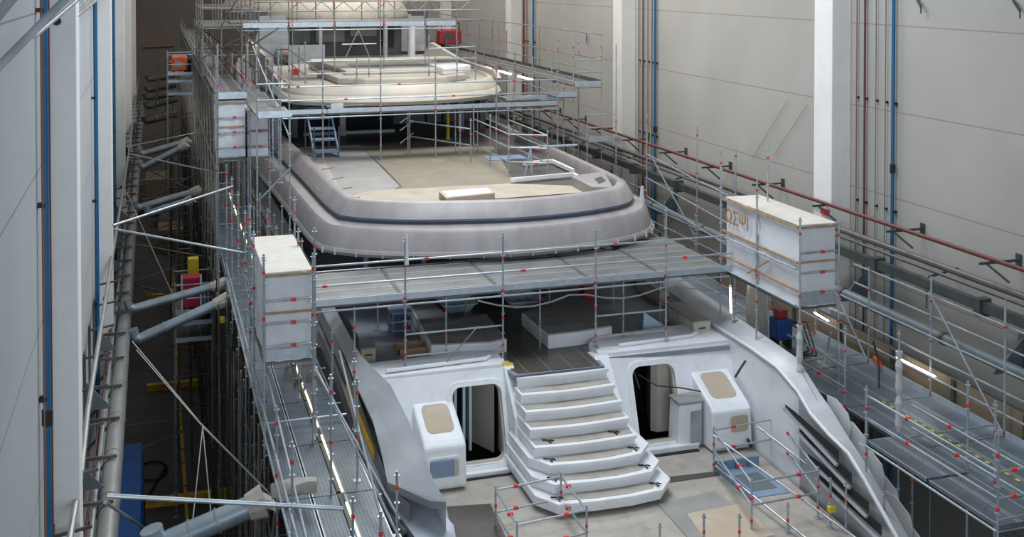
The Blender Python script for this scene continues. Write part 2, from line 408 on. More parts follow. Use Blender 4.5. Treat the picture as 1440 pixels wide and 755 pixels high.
for k in range(22):
    y = 15+k*1.9+random.uniform(-.4, .4)
    MB().tube((18.68, y, -9.9), (18.68, y, -10.3), .03).tube((18.62, y-.12, -10.1), (18.62, y+.12, -10.1), .035).build('valve', M['slate'], t)

# wires on the right wall
for k, (a, b) in enumerate((((1108, 140), (1058, 222)), ((1135, 147), (1088, 219)))):
    o = MB().tube(at(*a, x=19.6), at(*b, x=19.6), .007).build('stay_wire', M['greypipe'])
    tag(o, ('thin slanting wire on the wall, left one of the two above the lettered tent', 'thin slanting wire on the wall, right one of the two above the lettered tent')[k], 'wire')
for k, (px, py) in enumerate(((1290, 3), (1428, 8), (823, 52))):
    p = at(px, py, x=19.45)
    o = MB().obox(p+V((.15, .25, .12)), p+V((0, -.15, -.12)), .05, .05).tube(p+V((0, -.15, -.12)), p+V((0, -.15, -.3)), .02).build('wall_hook', M['darkmetal'])
    tag(o, ('small dark hook high on the right wall right of the blue riser', 'dark hook with hanging wire in the top right corner', 'small dark hook on the wall above the far right platform')[k], 'hook')
p = at(1160, 298, x=18.97); o = MB().box(18.94, 18.995, p.y-.2, p.y+.2, p.z-.08, p.z+.08).build('marker_plate', M['red']); tag(o, 'small red plate on the big right pillar above the lettered tent', 'sign')

# left side: main duct, thin pipes, brackets
t = thing('extraction_duct', 'long grey round duct on brackets running down the left wall', 'duct', (-.95, 40, -11.6))
MB().tube((-.95, 12, -11.38), (-.95, 108, -11.38), .22, n=16).build('duct', M['duct'], t, smooth=True)
for k in range(40): MB().tube((-.95, 14+k*2.4, -11.38), (-.95, 14.05+k*2.4, -11.38), .235, n=16).build('seam_ring', M['duct'], t, smooth=True)
for k in range(34):
    y = 20.6+k*2.4
    b = MB(); b.box(XL+.01, XL+.05, y-.06, y+.3, -12, -9.4); b.obox((XL+.01, y, -11.1), (-.85, y, -11.1), .07, .07); b.obox((XL+.01, y, -11.9), (-1.0, y, -11.15), .06, .06)
    b.obox((XL+.01, y+.25, -9.6), (-1.05, y+.25, -9.5), .05, .05)
    b.build('bracket', M['galv_dark'], t)
    if k % 2 == 0: MB().prism([(XL+.01, -10.3), (XL+.01, -11.05), (-1.05, -11.05)], y+.6, y+.65, axis='y').build('gusset', M['slate'], t)
t = thing('wall_pipe', 'thin grey brown pipe high above the left duct, bending at its brackets', 'pipe', (-1.35, 40, -9))
MB().path([(-1.35, 12, -9.35), (-1.35, 19.5, -9.2), (-1.30, 22.3, -9.1), (-1.33, 25, -9.0), (-1.28, 36, -8.95), (-1.2, 60, -9.0), (-1.2, 108, -9.0)], .055).build('pipe', M['duct'], t, smooth=True)
for k in range(8): MB().tube((-1.32, 16+k*6, -9.1), (-1.32, 16.2+k*6, -9.1), .07).build('coupling', M['darkmetal'], t)
t = thing('wall_pipe', 'thin grey pipe lying right beside the big left duct', 'pipe', (-1.22, 40, -11.2))
MB().tube((-1.24, 12, -11.2), (-1.24, 108, -11.2), .05).build('pipe', M['duct'], t, smooth=True)
MB().tube((-1.36, 12, -11.3), (-1.36, 108, -11.3), .03).build('pipe', M['redpipe'], t, smooth=True)

# slanting steel tubes crossing the top left corner
def bar(name, a, b, r, m, label, cat, group=None):
    o = MB().tube(a, b, r, n=10).build(name, M[m], smooth=True); return tag(o, label, cat, group)
bar('roof_strut', at(-12, 104, x=-1.0), at(118, -28, x=-.5), .03, 'galv', 'thick steel tube slanting across the top left corner, longest one', 'tube')
bar('roof_strut', at(48, 52, x=-1.1), at(142, -28, x=-.7), .024, 'galv', 'steel tube in front of first pillar top, just under the thick one', 'tube')
bar('roof_strut', at(-10, 30, x=-.8), at(34, -25, x=-.55), .028, 'galv', 'short steel tube end in the extreme top left corner', 'tube')
bar('roof_strut', at(104, 26, x=-1.3), at(172, -30, x=-1.0), .035, 'galv_warm', 'steel tube above the second pillar, beside the first pillar top', 'tube')
bar('roof_strut', at(106, 14, x=-1.35), at(152, -30, x=-1.1), .035, 'galv_warm', 'steel tube at the frame edge between first and second pillar', 'tube')
o = MB().tube((-1.18+.0, 20, 0), (-1.18, 20.05, 0), .02)
o.bm.clear()
p = at(80, 30, y=21.08); o.tube(p+V((0, -.03, 0)), p+V((0, .05, 0)), .07, n=14)
tag(o.build('pillar_socket', M['black']), 'round black socket near the top of first left pillar', 'socket')

# branch ducts reaching from the left duct to the port scaffold
def branch(a, b, y, r, label, m='duct_blue', wrap=True, ya=None):
    p, q = at(*a, y=ya or y), at(*b, y=y)
    t = thing('branch_duct', label, 'duct', (p+q)/2)
    el = p+V((-.12, 0, .35))
    MB().path([el, p+V((-.05, 0, .1)), p+(q-p)*.04, p+(q-p)*.12, q-(q-p)*.15], r, n=12).build('pipe', M[m], t, smooth=True)
    for f in (.3, .55): MB().tube(p+(q-p)*f, p+(q-p)*(f+.015), r*1.12, n=12).build('band', M['duct'], t)
    if wrap: MB().tube(q-(q-p)*.16, q, r*1.15, r*1.5, n=10).tube(q, q+(q-p)*.02+V((0, 0, .05)), r*1.5, r*.9, n=10).build('end_wrap', M['canvas'], t, smooth=True)
branch((184, 435), (318, 398), 40, .15, 'upper one of the two thick branch ducts above the yellow lanes, cloth wrapped end')
branch((192, 478), (322, 420), 38, .17, 'lower one of the two thick branch ducts above the yellow lanes, cloth wrapped end')
branch((222, 768), (372, 704), 22.6, .22, 'huge branch duct with boxy cloth end at the bottom left')
for k, (a, b, y, w) in enumerate((((193, 293), (282, 267), 52, ' below the tan crate'), ((210, 300), (270, 281), 50, ', paired just under the other'), ((199, 217), (266, 198), 62, ' halfway down the gap'), ((200, 236), (262, 204), 60, ' crossing its neighbour halfway down the gap'),
                             ((205, 171), (256, 158), 72, ' in the dim back part of the gap'), ((207, 150), (256, 137), 78, ', fourth from the far end'), ((206, 138), (256, 130), 82, ', third from the far end'), ((208, 127), (254, 118), 88, ', second from the far end'), ((209, 112), (252, 106), 94, ', farthest of all'))):
    branch(a, b, y, .16 if k < 4 else .2, 'slim branch duct spanning the left gap'+w, 'duct_blue' if k < 4 else 'galv_dark', wrap=k < 4)

# thin tubes and ropes spanning the left gap
for a, xa, b, xb, r, lab in (((159, 317), -.95, (327, 262), 2.2, .03, 'long thin tie tube rising to the right below the upper port tent'), ((161, 322), -.95, (345, 356), 2.25, .03, 'long thin tie tube falling to the right above the red cabinet'),
                      ((181, 216), -.95, (302, 242), 2.2, .03, 'tie tube falling gently beside the upper port tent'), ((186, 205), -1.0, (278, 186), 2.2, .03, 'tie tube rising gently in the upper left gap'),
                      ((150, 697), -.7, (482, 715), 2.9, .035, 'straight near tube across the bottom of the left gap'), ((148, 706), -.7, (232, 762), .35, .03, 'short steel tube slanting off the bottom near the left duct'),
                      ((178, 270), -.95, (243, 415), .6, .02, 'thin steep tube hanging in the gap left of the red cabinet')):
    p = at(*a, x=xa); q = at(*b, x=xb)
    bar('tie_tube', p, q, r, 'galv' if r > .021 else 'galv_warm', lab, 'tube')
for pts, lab in ((((192, 492, 33), (285, 600, 30), (380, 695, 24)), 'long pale rope slanting across the yellow lanes to the big wrapped duct'), (((186, 480, 33), (283, 596, 30), (376, 690, 24.2)), 'second pale rope parallel and close to the long one'),
                 (((285, 600, 30), (270, 742, 24)), 'left leg of the hanging rope bridle above bottom duct'), (((285, 600, 30), (298, 735, 24)), 'right leg of the hanging rope bridle above bottom duct')):
    o = MB().path([at(a, b, y=y) for a, b, y in pts], .014, n=6).build('rope', M['rope']); tag(o, lab, 'rope')

# things on the hall floor in the left gap
t = thing('steel_container', 'glossy blue steel container on the floor under the left duct', 'container', (-.85, 37, -19.5))
MB().box(-1.25, -.42, 33.5, 41.5, -19.4, -16.2, bevel=.03).build('body', M['bluebox'], t)
for k in range(7): MB().box(-.43, -.38, 33.7+k*1.2, 33.8+k*1.2, -19.3, -16.3).build('rib', M['bluebox'], t)
MB().box(-.42, -.40, 34.0, 34.7, -17.2, -16.9).build('label_plate', M['white'], t)
for x in (-1.15, -.5):
    for y in (33.7, 41.2): MB().box(x-.06, x+.06, y-.06, y+.06, -19.5, -19.4).build('foot', M['black'], t)
t = thing('air_compressor', 'orange and blue machine on the floor at the foot of the blue container', 'machine', (-.3, 31, -19.5))
MB().box(-1.1, -.25, 29.5, 31.2, -19.35, -18.2, bevel=.08).build('body', M['orange'], t); MB().box(-.95, -.15, 27.8, 29.3, -19.4, -18.6, bevel=.05).build('tank', M['bluebox'], t)
for y in (29.8, 30.9): MB().tube((-1.0, y, -19.32), (-.3, y, -19.32), .18, n=14).build('wheel', M['black'], t)
for x, y in ((-.9, 28), (-.25, 29)): MB().box(x-.05, x+.05, y-.05, y+.05, -19.5, -19.4).build('foot', M['black'], t)
for k, (y, lab) in enumerate(((31.6, 'nearest yellow steel beam lying across the floor lanes'), (43.6, 'second yellow steel beam across the floor lanes, beyond the dark stains'), (56, 'third yellow steel beam across the lanes, near the red cabinet'), (72, 'farthest yellow steel beam across the dim floor lanes'))):
    t = thing('floor_beam', lab, 'beam', (.8, y, -19.5))
    MB().box(-.35, 2.75, y, y+.26, -19.5, -19.47).box(-.35, 2.75, y+.11, y+.15, -19.47, -19.23).box(-.35, 2.75, y, y+.26, -19.23, -19.2).build('beam', M['yellow_paint'], t)
    for x in (.3, 1.25): MB().box(x, x+.3, y-.006, y, -19.225, -19.203).build('label_plate', M['white'], t)
t = thing('floor_hose', 'black hose loop lying on the floor beside the blue container', 'hose', (0, 47, -19.5))
MB().path([(-.1+.55*math.cos(a*.35), 46.8+.9*math.sin(a*.35), -19.44) for a in range(20)]+[(-.4, 44, -19.44), (-.4, 42, -19.44)], .04).build('hose', M['black'], t, smooth=True)
t = thing('storage_crate', 'open yellowish timber crate on the floor beyond the red cabinet', 'crate', (1.3, 90, -19.5))
MB().box(.3, 2.1, 84, 87, -19.3, -17.9).build('body', M['tan_board'], t)
for x in (.3, 1.1, 1.9): MB().box(x, x+.15, 84, 87, -19.5, -19.3).build('skid', M['wood'], t)
for k in range(3): MB().box(.28, 2.12, 83.96, 84, -19.1+k*.45, -18.9+k*.45).build('slat', M['wood'], t)
t = thing('plywood_crate', 'plain tan crate far down the gap behind the slanting ducts', 'crate', (.7, 96, -19.5))
MB().box(-.6, 1.5, 97, 101, -19.35, -16.4).build('body', M['tan_board'], t)
for x in (-.5, .4, 1.3): MB().box(x, x+.15, 97, 101, -19.5, -19.35).build('skid', M['wood'], t)
t = thing('wrapped_bundle', 'white wrapped bundle on the floor just past the yellowish crate', 'bundle', (.8, 78, -19.5))
MB().box(.4, 1.4, 92.2, 94.8, -19.5, -17.6, bevel=.3).build('wrap', M['canvas'], t, smooth=True)
bar('back_wall_pipe', at(202, 66, y=YB-.1), at(245, 64, y=YB-.1), .12, 'brownpipe', 'short brown pipe across the back wall in the top left gap', 'pipe')
# ================================================================ THE YACHT
yacht = thing('yacht', 'large unpainted motor yacht under construction seen from its stern', 'yacht', (9.9, 40, -19.5))
def smooth_path(pts, n=4):
    P = [V((p[0], p[1], 0)) for p in pts]; out = []
    for i in range(len(P)-1):
        a, b, c, d = P[max(i-1, 0)], P[i], P[i+1], P[min(i+2, len(P)-1)]
        for k in range(n):
            t = k/n
            out.append(.5*((2*b)+(c-a)*t+(2*a-5*b+4*c-d)*t*t+(3*b-a-3*c+d)*t*t*t))
    out.append(P[-1]); return out
def offset_path(P, o):
    """move a stern outline inwards (the outline runs port-forward, round the stern, starboard-forward)"""
    out = []
    for i, p in enumerate(P):
        d = (P[min(i+1, len(P)-1)]-P[max(i-1, 0)]).normalized(); nrm = V((-d.y, d.x, 0)); out.append(p+nrm*o)
    return out
def sweep(P, prof):
    secs = []
    offs = [offset_path(P, o) for o, _ in prof]
    for i in range(len(P)): secs.append([V((offs[j][i].x, offs[j][i].y, prof[j][1])) for j in range(len(prof))])
    return MB().loft(secs, closed=False)
def ring(P, prof, name, m):
    return sweep(P, prof).build(name, M[m], yacht, smooth=True)
def slab(P, o, z0, z1, name, m):
    Q = offset_path(P, o); return MB().prism([(p.x, p.y) for p in Q], z0, z1).build(name, M[m], yacht)

# hull sides and bulwark wings, port then starboard: station = (y, x outer, z outer, x inner top, z inner top)
port = [(20.4, 5.28, -9.98, 5.32, -9.95), (20.7, 4.95, -10.02, 5.32, -9.93), (21.4, 4.62, -10.05, 5.40, -9.86), (22.2, 4.42, -10.03, 5.5, -9.78), (24.3, 4.42, -9.85, 5.46, -9.5), (26, 4.47, -9.7, 5.32, -9.38),
        (28, 4.52, -9.6, 5.18, -9.25), (30, 4.55, -9.5, 5.1, -9.2), (33, 4.55, -9.45, 5.05, -9.2), (40, 4.45, -9.4, 4.95, -9.15), (60, 4.1, -9.3, 4.6, -9.1), (100, 6.2, -9.0, 6.7, -8.9)]
star = [(19.9, 15.0, -11.6, 14.7, -11.5), (21.0, 15.02, -11.25, 14.72, -11.1), (22.1, 15.05, -10.8, 14.72, -10.65), (23.4, 15.12, -10.05, 14.7, -9.9), (24.5, 15.22, -9.5, 14.75, -9.25), (26, 15.33, -9.47, 14.82, -9.22),
        (28.6, 15.45, -9.45, 14.95, -9.2), (33, 15.5, -9.4, 15.0, -9.15), (40, 15.6, -9.4, 15.1, -9.15), (60, 15.9, -9.3, 15.4, -9.1), (100, 13.6, -9.0, 13.1, -8.9)]
def cap_loft(st, side, deck):
    secs = []
    for y, xo, zo, xi, zi in st:
        s = 1 if side == 'port' else -1
        secs.append([(xo+.04*s, y, zo-.32), (xo-.03*s, y, zo-.2), (xo, y, zo-.05), (xo+.04*s, y, zo), (xi, y, zi), (xi+.06*s, y, zi-.05), (xi+.05*s, y, zi-.3)])
    return MB().loft(secs, closed=True)
wing = [((449, 430), -9.55, (470, 430), -9.3), ((467, 465), -9.55, (488, 465), -9.3), ((485, 500), -9.6, (508, 500), -9.35), ((499, 537), -9.65, (549, 541), -9.4), ((524, 591), -9.75, (574, 590), -9.5), ((536, 635), -9.85, (594, 636), -9.65), ((545, 678), -9.95, (610, 676), -9.8), ((604, 704), -10.0, (627, 706), -9.9)]
secs = [[(6.2, 100, -9), (6.7, 100, -8.9), (6.7, 100, -9.1), (6.2, 100, -9.2)], [(4.1, 60, -9.4), (4.6, 60, -9.2), (4.6, 60, -9.4), (4.1, 60, -9.6)], [(4.4, 40, -9.45), (4.85, 40, -9.25), (4.85, 40, -9.4), (4.4, 40, -9.6)]]
for o, zo, i, zi in wing:
    a, b = at(*o, z=zo), at(*i, z=zi); secs.append([a, b, b-V((0, 0, .14)), a-V((-.03, 0, .16))])
MB().loft(secs, closed=True).build('bulwark_wing', M['primer_cool'], yacht, smooth=True)
MB().loft([[s[1]+V((0, 0, -.02)), V((s[1].x+.03, s[1].y+.1, -10.6)), V((s[1].x+.02, s[1].y+.2, -12.35))] for s in secs[4:]]).build('bulwark_lining', M['gel'], yacht, smooth=True)
pairs = [((945, 382, 15.5), (925, 397, 14.98)), ((1028, 440, 15.45), (1004, 457, 14.93)), ((1080, 475, 15.37), (1056, 490, 14.85)), ((1122, 504, 15.3), (1093, 517, 14.8)), ((1151, 550, 15.25), (1122, 551, 14.78)), ((1168, 574, 15.2), (1140, 582, 14.75)),
         ((1190, 610, 15.15), (1166, 612, 14.73)), ((1215, 648, 15.12), (1193, 638, 14.72)), ((1240, 690, 15.1), (1215, 673, 14.7)), ((1285, 768, 15.05), (1262, 757, 14.7))]
secs = [[V((13.6, 100, -9)), V((13.1, 100, -9)), V((13.1, 100, -9.1)), V((13.6, 100, -9.2))], [V((15.9, 60, -9.3)), V((15.4, 60, -9.35)), V((15.4, 60, -9.5)), V((15.9, 60, -9.5))], [V((15.6, 40, -9.35)), V((15.1, 40, -9.45)), V((15.1, 40, -9.6)), V((15.6, 40, -9.5))]]
inner = []
for o, i2 in pairs:
    a, b = at(o[0], o[1], x=o[2]), at(i2[0], i2[1], x=i2[2]); secs.append([a, b, b-V((0, 0, .12)), a-V((0, 0, .14))]); inner.append(b)
MB().loft(secs, closed=True).build('bulwark_wing', M['wing_star'], yacht, smooth=True)
for seg, m in ((inner[:5], 'gel'), (inner[4:], 'polished')):
    MB().loft([[p+V((.01, 0, -.03)), V((p.x+.05, p.y, (p.z-12.3)/2)), V((p.x+.06, p.y, -12.4))] for p in seg]).build('bulwark_lining', M[m], yacht, smooth=True)
def side_loft(st, s, lower):
    secs = []
    for y, xo, zo, xi, zi in st:
        a = xo+.06*s
        up = [(a, y, zo-.12), (a-.02*s, y+.05, zo-.6), (a-.10*s, y+.15, zo-.8), (a-.08*s, y+.2, zo-.95), (a-.02*s, y+.25, -11.3)]
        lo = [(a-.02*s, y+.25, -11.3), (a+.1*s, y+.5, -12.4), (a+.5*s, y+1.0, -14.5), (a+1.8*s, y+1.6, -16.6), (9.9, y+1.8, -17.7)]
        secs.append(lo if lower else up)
    return MB().loft(secs)
port = port[2:]
star_side = [s for s in star if s[2] > -10.9]
for st, s in ((port, 1), (star_side, -1)):
    side_loft(st, s, False).build('hull_side', M['primer_cool'], yacht, smooth=True)
    side_loft(st, s, True).build('lower_hull', M['hull_shade'], yacht, smooth=True)
# rub rails along the port side, the lower flare and the yellowed strip
for dz, r in ((-.62, .05), (-.95, .07)):
    MB().path([(s[1]-.03, s[0], s[2]+dz) for s in port], r).build('rub_rail', M['primer'], yacht, smooth=True)
fl = [((478, 520), -10.25, (490, 520), -10.1), ((488, 560), -10.3, (508, 560), -10.15), ((500, 605), -10.4, (528, 610), -10.2), ((520, 658), -10.45, (544, 664), -10.25), ((546, 704), -10.5, (562, 686), -10.25), ((576, 745), -10.55, (615, 712), -10.3), ((592, 768), -10.6, (638, 738), -10.4), ((600, 800), -10.7, (644, 775), -10.5)]
secs = []
for o, zo, i, zi in fl:
    a, b = at(*o, z=zo), at(*i, z=zi); m = (a+b)/2+V((0, 0, -.05)); secs.append([b+V((.05, 0, -.3)), b, b*.7+a*.3+V((0, 0, -.04)), m, a*.85+b*.15+V((0, 0, -.01)), a, a+V((.1, 0, -.35))])
MB().loft(secs).build('stern_flare', M['flare'], yacht, smooth=True)
MB().loft([[(4.40, y, z-.08), (4.38, y, z-.28)] for y, z in ((23.6, -9.88), (25, -9.80), (27.2, -9.66))]).build('mask_strip', M['yellow_paint'], yacht)
# inner faces of the bulwarks
for st, s in ((port[5:], 1),):
    secs = [[(xi+.05*s, y, zi-.28), (xi+.12*s, y, (zi-.28)*.5-5.05), (xi+.15*s if y > 24 else xi+.1*s, y, -10.02 if y > 27.6 else min(-12.25, zi-.9))] for y, xo, zo, xi, zi in st]
    MB().loft(secs).build('bulwark_lining', M['gel'] if s > 0 else M['polished'], yacht, smooth=True)
# louvres in the starboard quarter panel
sl = [((1104, 570), (1180, 640)), ((1124, 604), (1198, 672)), ((1136, 640), (1222, 712)), ((1150, 668), (1240, 745))]
for (p, q) in sl:
    a, b = at(*p, x=14.62), at(*q, x=14.62)
    MB().loft([[a+V((0, 0, .03)), a-V((0, 0, .03))], [a*.8+b*.2+V((0, 0, .07)), a*.8+b*.2-V((0, 0, .08))], [b+V((0, 0, .1)), b-V((0, 0, .14))]]).build('louvre_slot', M['black'], yacht)
    MB().obox(a-V((.03, 0, .07)), b-V((.05, 0, .22)), .07, .07, up=V((.5, 0, 1))).build('louvre', M['polished'], yacht)
MB().path([p+V((0, 0, .01)) for p in inner[1:]], .045).build('foam_edge', M['sheet'], yacht, smooth=True)

# main deck (z -10) with its lined centre panel
MB().prism([(5.2, 27.7), (8.55, 27.7), (8.6, 27.12), (11.05, 27.12), (11.1, 27.7), (15.0, 27.6), (15.1, 60), (4.9, 60)], -10.12, -10.0).build('main_deck', M['grey_deck'], yacht)
pd = [at(722, 532, z=-9.985), at(850, 516, z=-9.985), at(806, 470, z=-9.985), at(790, 430, z=-9.985), at(640, 430, z=-9.985), at(655, 470, z=-9.985)]
MB().solid([(8.75, 27.2, -9.985), (10.95, 27.15, -9.985), (11.05, 28.6, -9.985), (11.3, 34, -9.985), (8.0, 34, -9.985), (8.4, 28.6, -9.985)], .012).build('deck_panel', M['teak'], yacht)
# low coamings at the aft edge of the two cabin tops
def edge_lip(pts, r=.07):
    return MB().path([V(p) for p in pts], r, n=8).build('coaming', M['gel'], yacht, smooth=True)
MB().solid([(5.2, 28.6, -9.8), (8.0, 28.7, -9.8), (8.55, 28.4, -9.8), (8.6, 27.9, -9.84), (8.45, 27.72, -9.86), (5.3, 27.72, -9.88)], .2).build('cabin_top', M['gel'], yacht, bevel=.03)
MB().solid([(11.1, 28.4, -9.8), (11.5, 28.9, -9.8), (14.9, 29.2, -9.8), (14.95, 27.72, -9.86), (11.5, 27.72, -9.88), (11.15, 27.8, -9.86)], .2).build('cabin_top', M['gel'], yacht, bevel=.03)
edge_lip([(5.5, 27.85, -9.8), (8.1, 27.95, -9.78), (8.25, 28.1, -9.78)], .05)
edge_lip([(11.8, 27.95, -9.8), (14.0, 28.1, -9.8), (14.25, 28.3, -9.8)], .05)
# transom walls with door openings; face leans aft going down
def lean(z): return 27.7+(z+10)*.36
def face(u0, u1, hole, name='transom_wall'):
    outer = [(u0, -9.98), (u1, -9.98), (u1, -12.3), (u0, -12.3)]
    holes = [hole] if hole else []
    fn = lambda u, v, d: (u, lean(v)+d, v)
    return MB().plate(outer, holes, 0, .14, fn).build(name, M['gel'], yacht)
dl = rrect(7.1, 8.38, -12.08, -10.3, .22); dr = rrect(11.98, 13.2, -12.15, -10.28, .25)
face(5.3, 8.7, dl); face(11.0, 15.0, dr)
for u0, u1, z0, z1, r in ((7.1, 8.38, -12.08, -10.3, .22), (11.98, 13.2, -12.15, -10.28, .25)):
    MB().plate(rrect(u0-.14, u1+.11, z0-.13, z1+.12, r+.08), [rrect(u0, u1, z0, z1, r)], -.05, .02, lambda u, v, d: (u, lean(v)+d, v)).build('door_frame', M['gel'], yacht)
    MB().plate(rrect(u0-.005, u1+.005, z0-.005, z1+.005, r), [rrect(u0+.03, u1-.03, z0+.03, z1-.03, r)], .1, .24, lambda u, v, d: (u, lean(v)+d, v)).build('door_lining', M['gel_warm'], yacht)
# what is behind the doors
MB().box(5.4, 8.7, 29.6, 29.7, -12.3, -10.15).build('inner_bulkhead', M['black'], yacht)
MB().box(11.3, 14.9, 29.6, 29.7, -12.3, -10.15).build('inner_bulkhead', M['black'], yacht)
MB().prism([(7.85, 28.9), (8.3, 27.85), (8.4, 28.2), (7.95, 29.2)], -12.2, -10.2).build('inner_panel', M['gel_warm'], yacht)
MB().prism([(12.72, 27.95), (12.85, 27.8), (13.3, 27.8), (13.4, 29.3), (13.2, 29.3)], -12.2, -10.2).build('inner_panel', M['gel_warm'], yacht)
for x in (7.32, 7.55, 7.72): MB().box(x, x+.07, 28.15, 28.25, -12.2, -10.3).build('wall_stud', M['tub'], yacht)
MB().path([(12.2, 27.6, -10.5), (12.6, 27.3, -10.75), (13.2, 27.1, -10.8), (13.75, 26.9, -10.9)], .018).build('cable', M['black'], yacht)
MB().path([(12.15, 27.9, -10.4), (12.4, 28.2, -10.8), (12.6, 28.4, -11.2)], .02).build('cable', M['greypipe'], yacht)
# cheeks either side of the stair
cheek = [(28.2, -9.97), (27.65, -9.93), (26.72, -10.92), (26.52, -12.28), (28.2, -12.28)]
MB().prism(cheek, 8.5, 8.78, axis='x').build('stair_cheek', M['gel'], yacht, bevel=.04)
MB().prism(cheek, 10.98, 11.4, axis='x').build('stair_cheek', M['gel'], yacht, bevel=.04)
MB().box(11.15, 11.3, 26.45, 26.52, -11.33, -11.18).build('warning_sticker', M['bluerecess'], yacht)
MB().prism([(11.13, -11.12), (11.27, -11.12), (11.20, -10.99)], 26.50, 26.56, axis='y').build('warning_triangle', M['black'], yacht)
# staircase: curved treads, the lower ones wider with cut corners
N = 8
for k in range(N):
    z = -10.0-.275*k; yn = 26.9-.405*k
    if k < 5: x0, x1 = 8.62-.02*k, 11.08+.02*k
    else: x0, x1 = 8.43-.05*(k-5), 11.5+.1*(k-5)
    if k >= 5:
        front = [(x0, yn+.6), (x0+.36, yn+.02), (x0+1.2, yn-.08), (x1-1.2, yn-.10), (x1-.42, yn), (x1, yn+.5)]
    else:
        front = [(x0, yn+.03), (x0+.7, yn-.05), ((x0+x1)/2, yn-.08), (x1-.7, yn-.06), (x1, yn)]
    poly = front+[(x1, 27.1), (x0, 27.1)]
    if k == 0: poly = front+[(x1, 26.97), (x0, 26.97)]
    b = MB(); b.prism(poly, z-.09, z)
    cx = (x0+x1)/2
    inner = [(cx+(x-cx)*.985, y+.09) for x, y in front]+[(x1-.05, 27.1 if k else 26.97), (x0+.05, 27.1 if k else 26.97)]
    b.prism(inner, max(-12.3, z-.275), z-.09)
    st = b.build('stair_tread', M['gel'], yacht, bevel=.015)
    if k: 
        pad = [(cx+(x-cx)*.95, y+.13) for x, y in front]; back = yn+.40
        pad = pad+[(pad[-1][0], back), (pad[0][0], back)] if k < 5 else [(cx+(x-cx)*.84, y+.13) for x, y in front[1:-1]]+[(x1-.45, back), (x0+.45, back)]
        MB().prism(pad, z, z+.012).build('tread_pad', M['beige_deck'], st)
    if k in (4, 5, 6, 7):
        for xx in (x0+.42, x1-.5):
            b = MB(); b.path([(xx-.12, yn+.35, z+.03), (xx-.02, yn+.25, z+.05), (xx+.03, yn+.12, z+.03)], .018, n=6).path([(xx+.05, yn+.3, z+.03), (xx+.12, yn+.2, z+.04)], .016, n=6); b.build('cable_tail', M['black'], st)
# aft platform
MB().prism([(5.2, 27.6), (5.2, 24.2), (5.5, 22), (5.9, 19.0), (14.6, 19.0), (14.75, 24), (14.9, 27.6)], -12.5, -12.28).build('swim_platform', M['beige_deck'], yacht)
MB().solid([at(628, 712, z=-12.265), at(690, 708, z=-12.265), at(716, 765, z=-12.265), at(640, 775, z=-12.265)], .012).build('dark_mat', M['darkdeck'], yacht)
MB().solid([at(925, 708, z=-12.24), at(1005, 690, z=-12.24), at(1105, 765, z=-12.24), at(985, 775, z=-12.24)], .04).build('hatch_frame', M['greysheet'], yacht, bevel=.01)
MB().solid([at(966, 722, z=-12.23), at(1040, 708, z=-12.23), at(1090, 752, z=-12.23), at(1000, 772, z=-12.23)], .012).build('tan_inset', M['tan'], yacht)
MB().solid([at(880, 716, z=-12.27), at(940, 707, z=-12.27), at(1010, 775, z=-12.27), at(900, 780, z=-12.27)], .01).build('platform_panel', M['beige_deck'], yacht)
MB().solid([at(925, 672, z=-12.262), at(1012, 662, z=-12.262), at(1012, 668, z=-12.262), at(925, 680, z=-12.262)], .01).build('deck_gap', M['darkdeck'], yacht)
# sill gutters under the two doors
MB().box(7.0, 8.4, 26.72, 26.86, -12.28, -12.16).build('door_sill', M['gel'], yacht, bevel=.02)
MB().box(7.1, 8.38, 26.62, 26.72, -12.28, -12.255).build('sill_gap', M['black'], yacht)
MB().box(11.5, 13.5, 26.62, 26.80, -12.28, -12.12).build('door_sill', M['gel'], yacht, bevel=.02)
MB().box(11.5, 13.45, 26.50, 26.62, -12.28, -12.25).build('sill_gap', M['black'], yacht)
# corner pods
def pod(x0, x1, window):
    prof = [(27.9, -10.52), (27.62, -10.52), (26.36, -11.08), (26.22, -11.2), (26.16, -12.1), (26.25, -12.24), (27.2, -12.26), (27.9, -12.0)]
    p = MB().prism(prof, x0, x1, axis='x').build('corner_pod', M['gel'], yacht, bevel=.06)
    def sl(u, t):  # point on sloping upper face
        a, b = V((0, 27.62, -10.52)), V((0, 26.36, -11.08)); q = a+(b-a)*t; return V((u, q.y-.004, q.z+.012))
    w = x1-x0
    out = rrect(x0+w*.17, x1-w*.17, .16, .84, .14, n=3)
    b = MB(); b.solid([sl(u, t) for u, t in out], .012); b.build('tan_inset', M['tan'], p)
    if window:
        MB().plate(rrect(x0+w*.08, x1-w*.16, -11.95, -11.42, .09), [rrect(x0+w*.13, x1-w*.22, -11.9, -11.47, .07)], -.03, .02, lambda u, v, d: (u, 26.2+d+(v+11.5)*.06, v)).build('window_frame', M['gel'], p)
        MB().box(x0+w*.14, x1-w*.3, 26.14, 26.17, -11.88, -11.5).build('recess', M['bluerecess'], p)
        MB().box(x1-w*.30, x1-w*.2, 26.13, 26.165, -11.88, -11.5).build('recess_strip', M['gel_warm'], p)  # narrow cream strip at the side of the recess
    else:
        MB().prism(rrect(x0+w*.45, x1-w*.12, -11.75, -11.32, .08), 26.15, 26.19, axis='y').build('tan_inset', M['tan'], p)
        MB().obox((x0+w*.85, 26.1, -11.95), (x0+w*.92, 26.1, -12.15), .1, .05).build('pull_strap', M['black'], p)
pod(6.08, 7.12, True); pod(13.68, 14.8, False)
lk = MB().prism([(26.75, -12.25), (27.4, -12.25), (27.3, -11.1), (26.7, -11.1)], 12.98, 13.62, axis='x').build('locker', M['gel'], yacht, bevel=.03)
MB().box(12.95, 13.66, 26.66, 27.32, -11.1, -11.02, bevel=.02).build('locker_lid', M['greysheet'], lk)
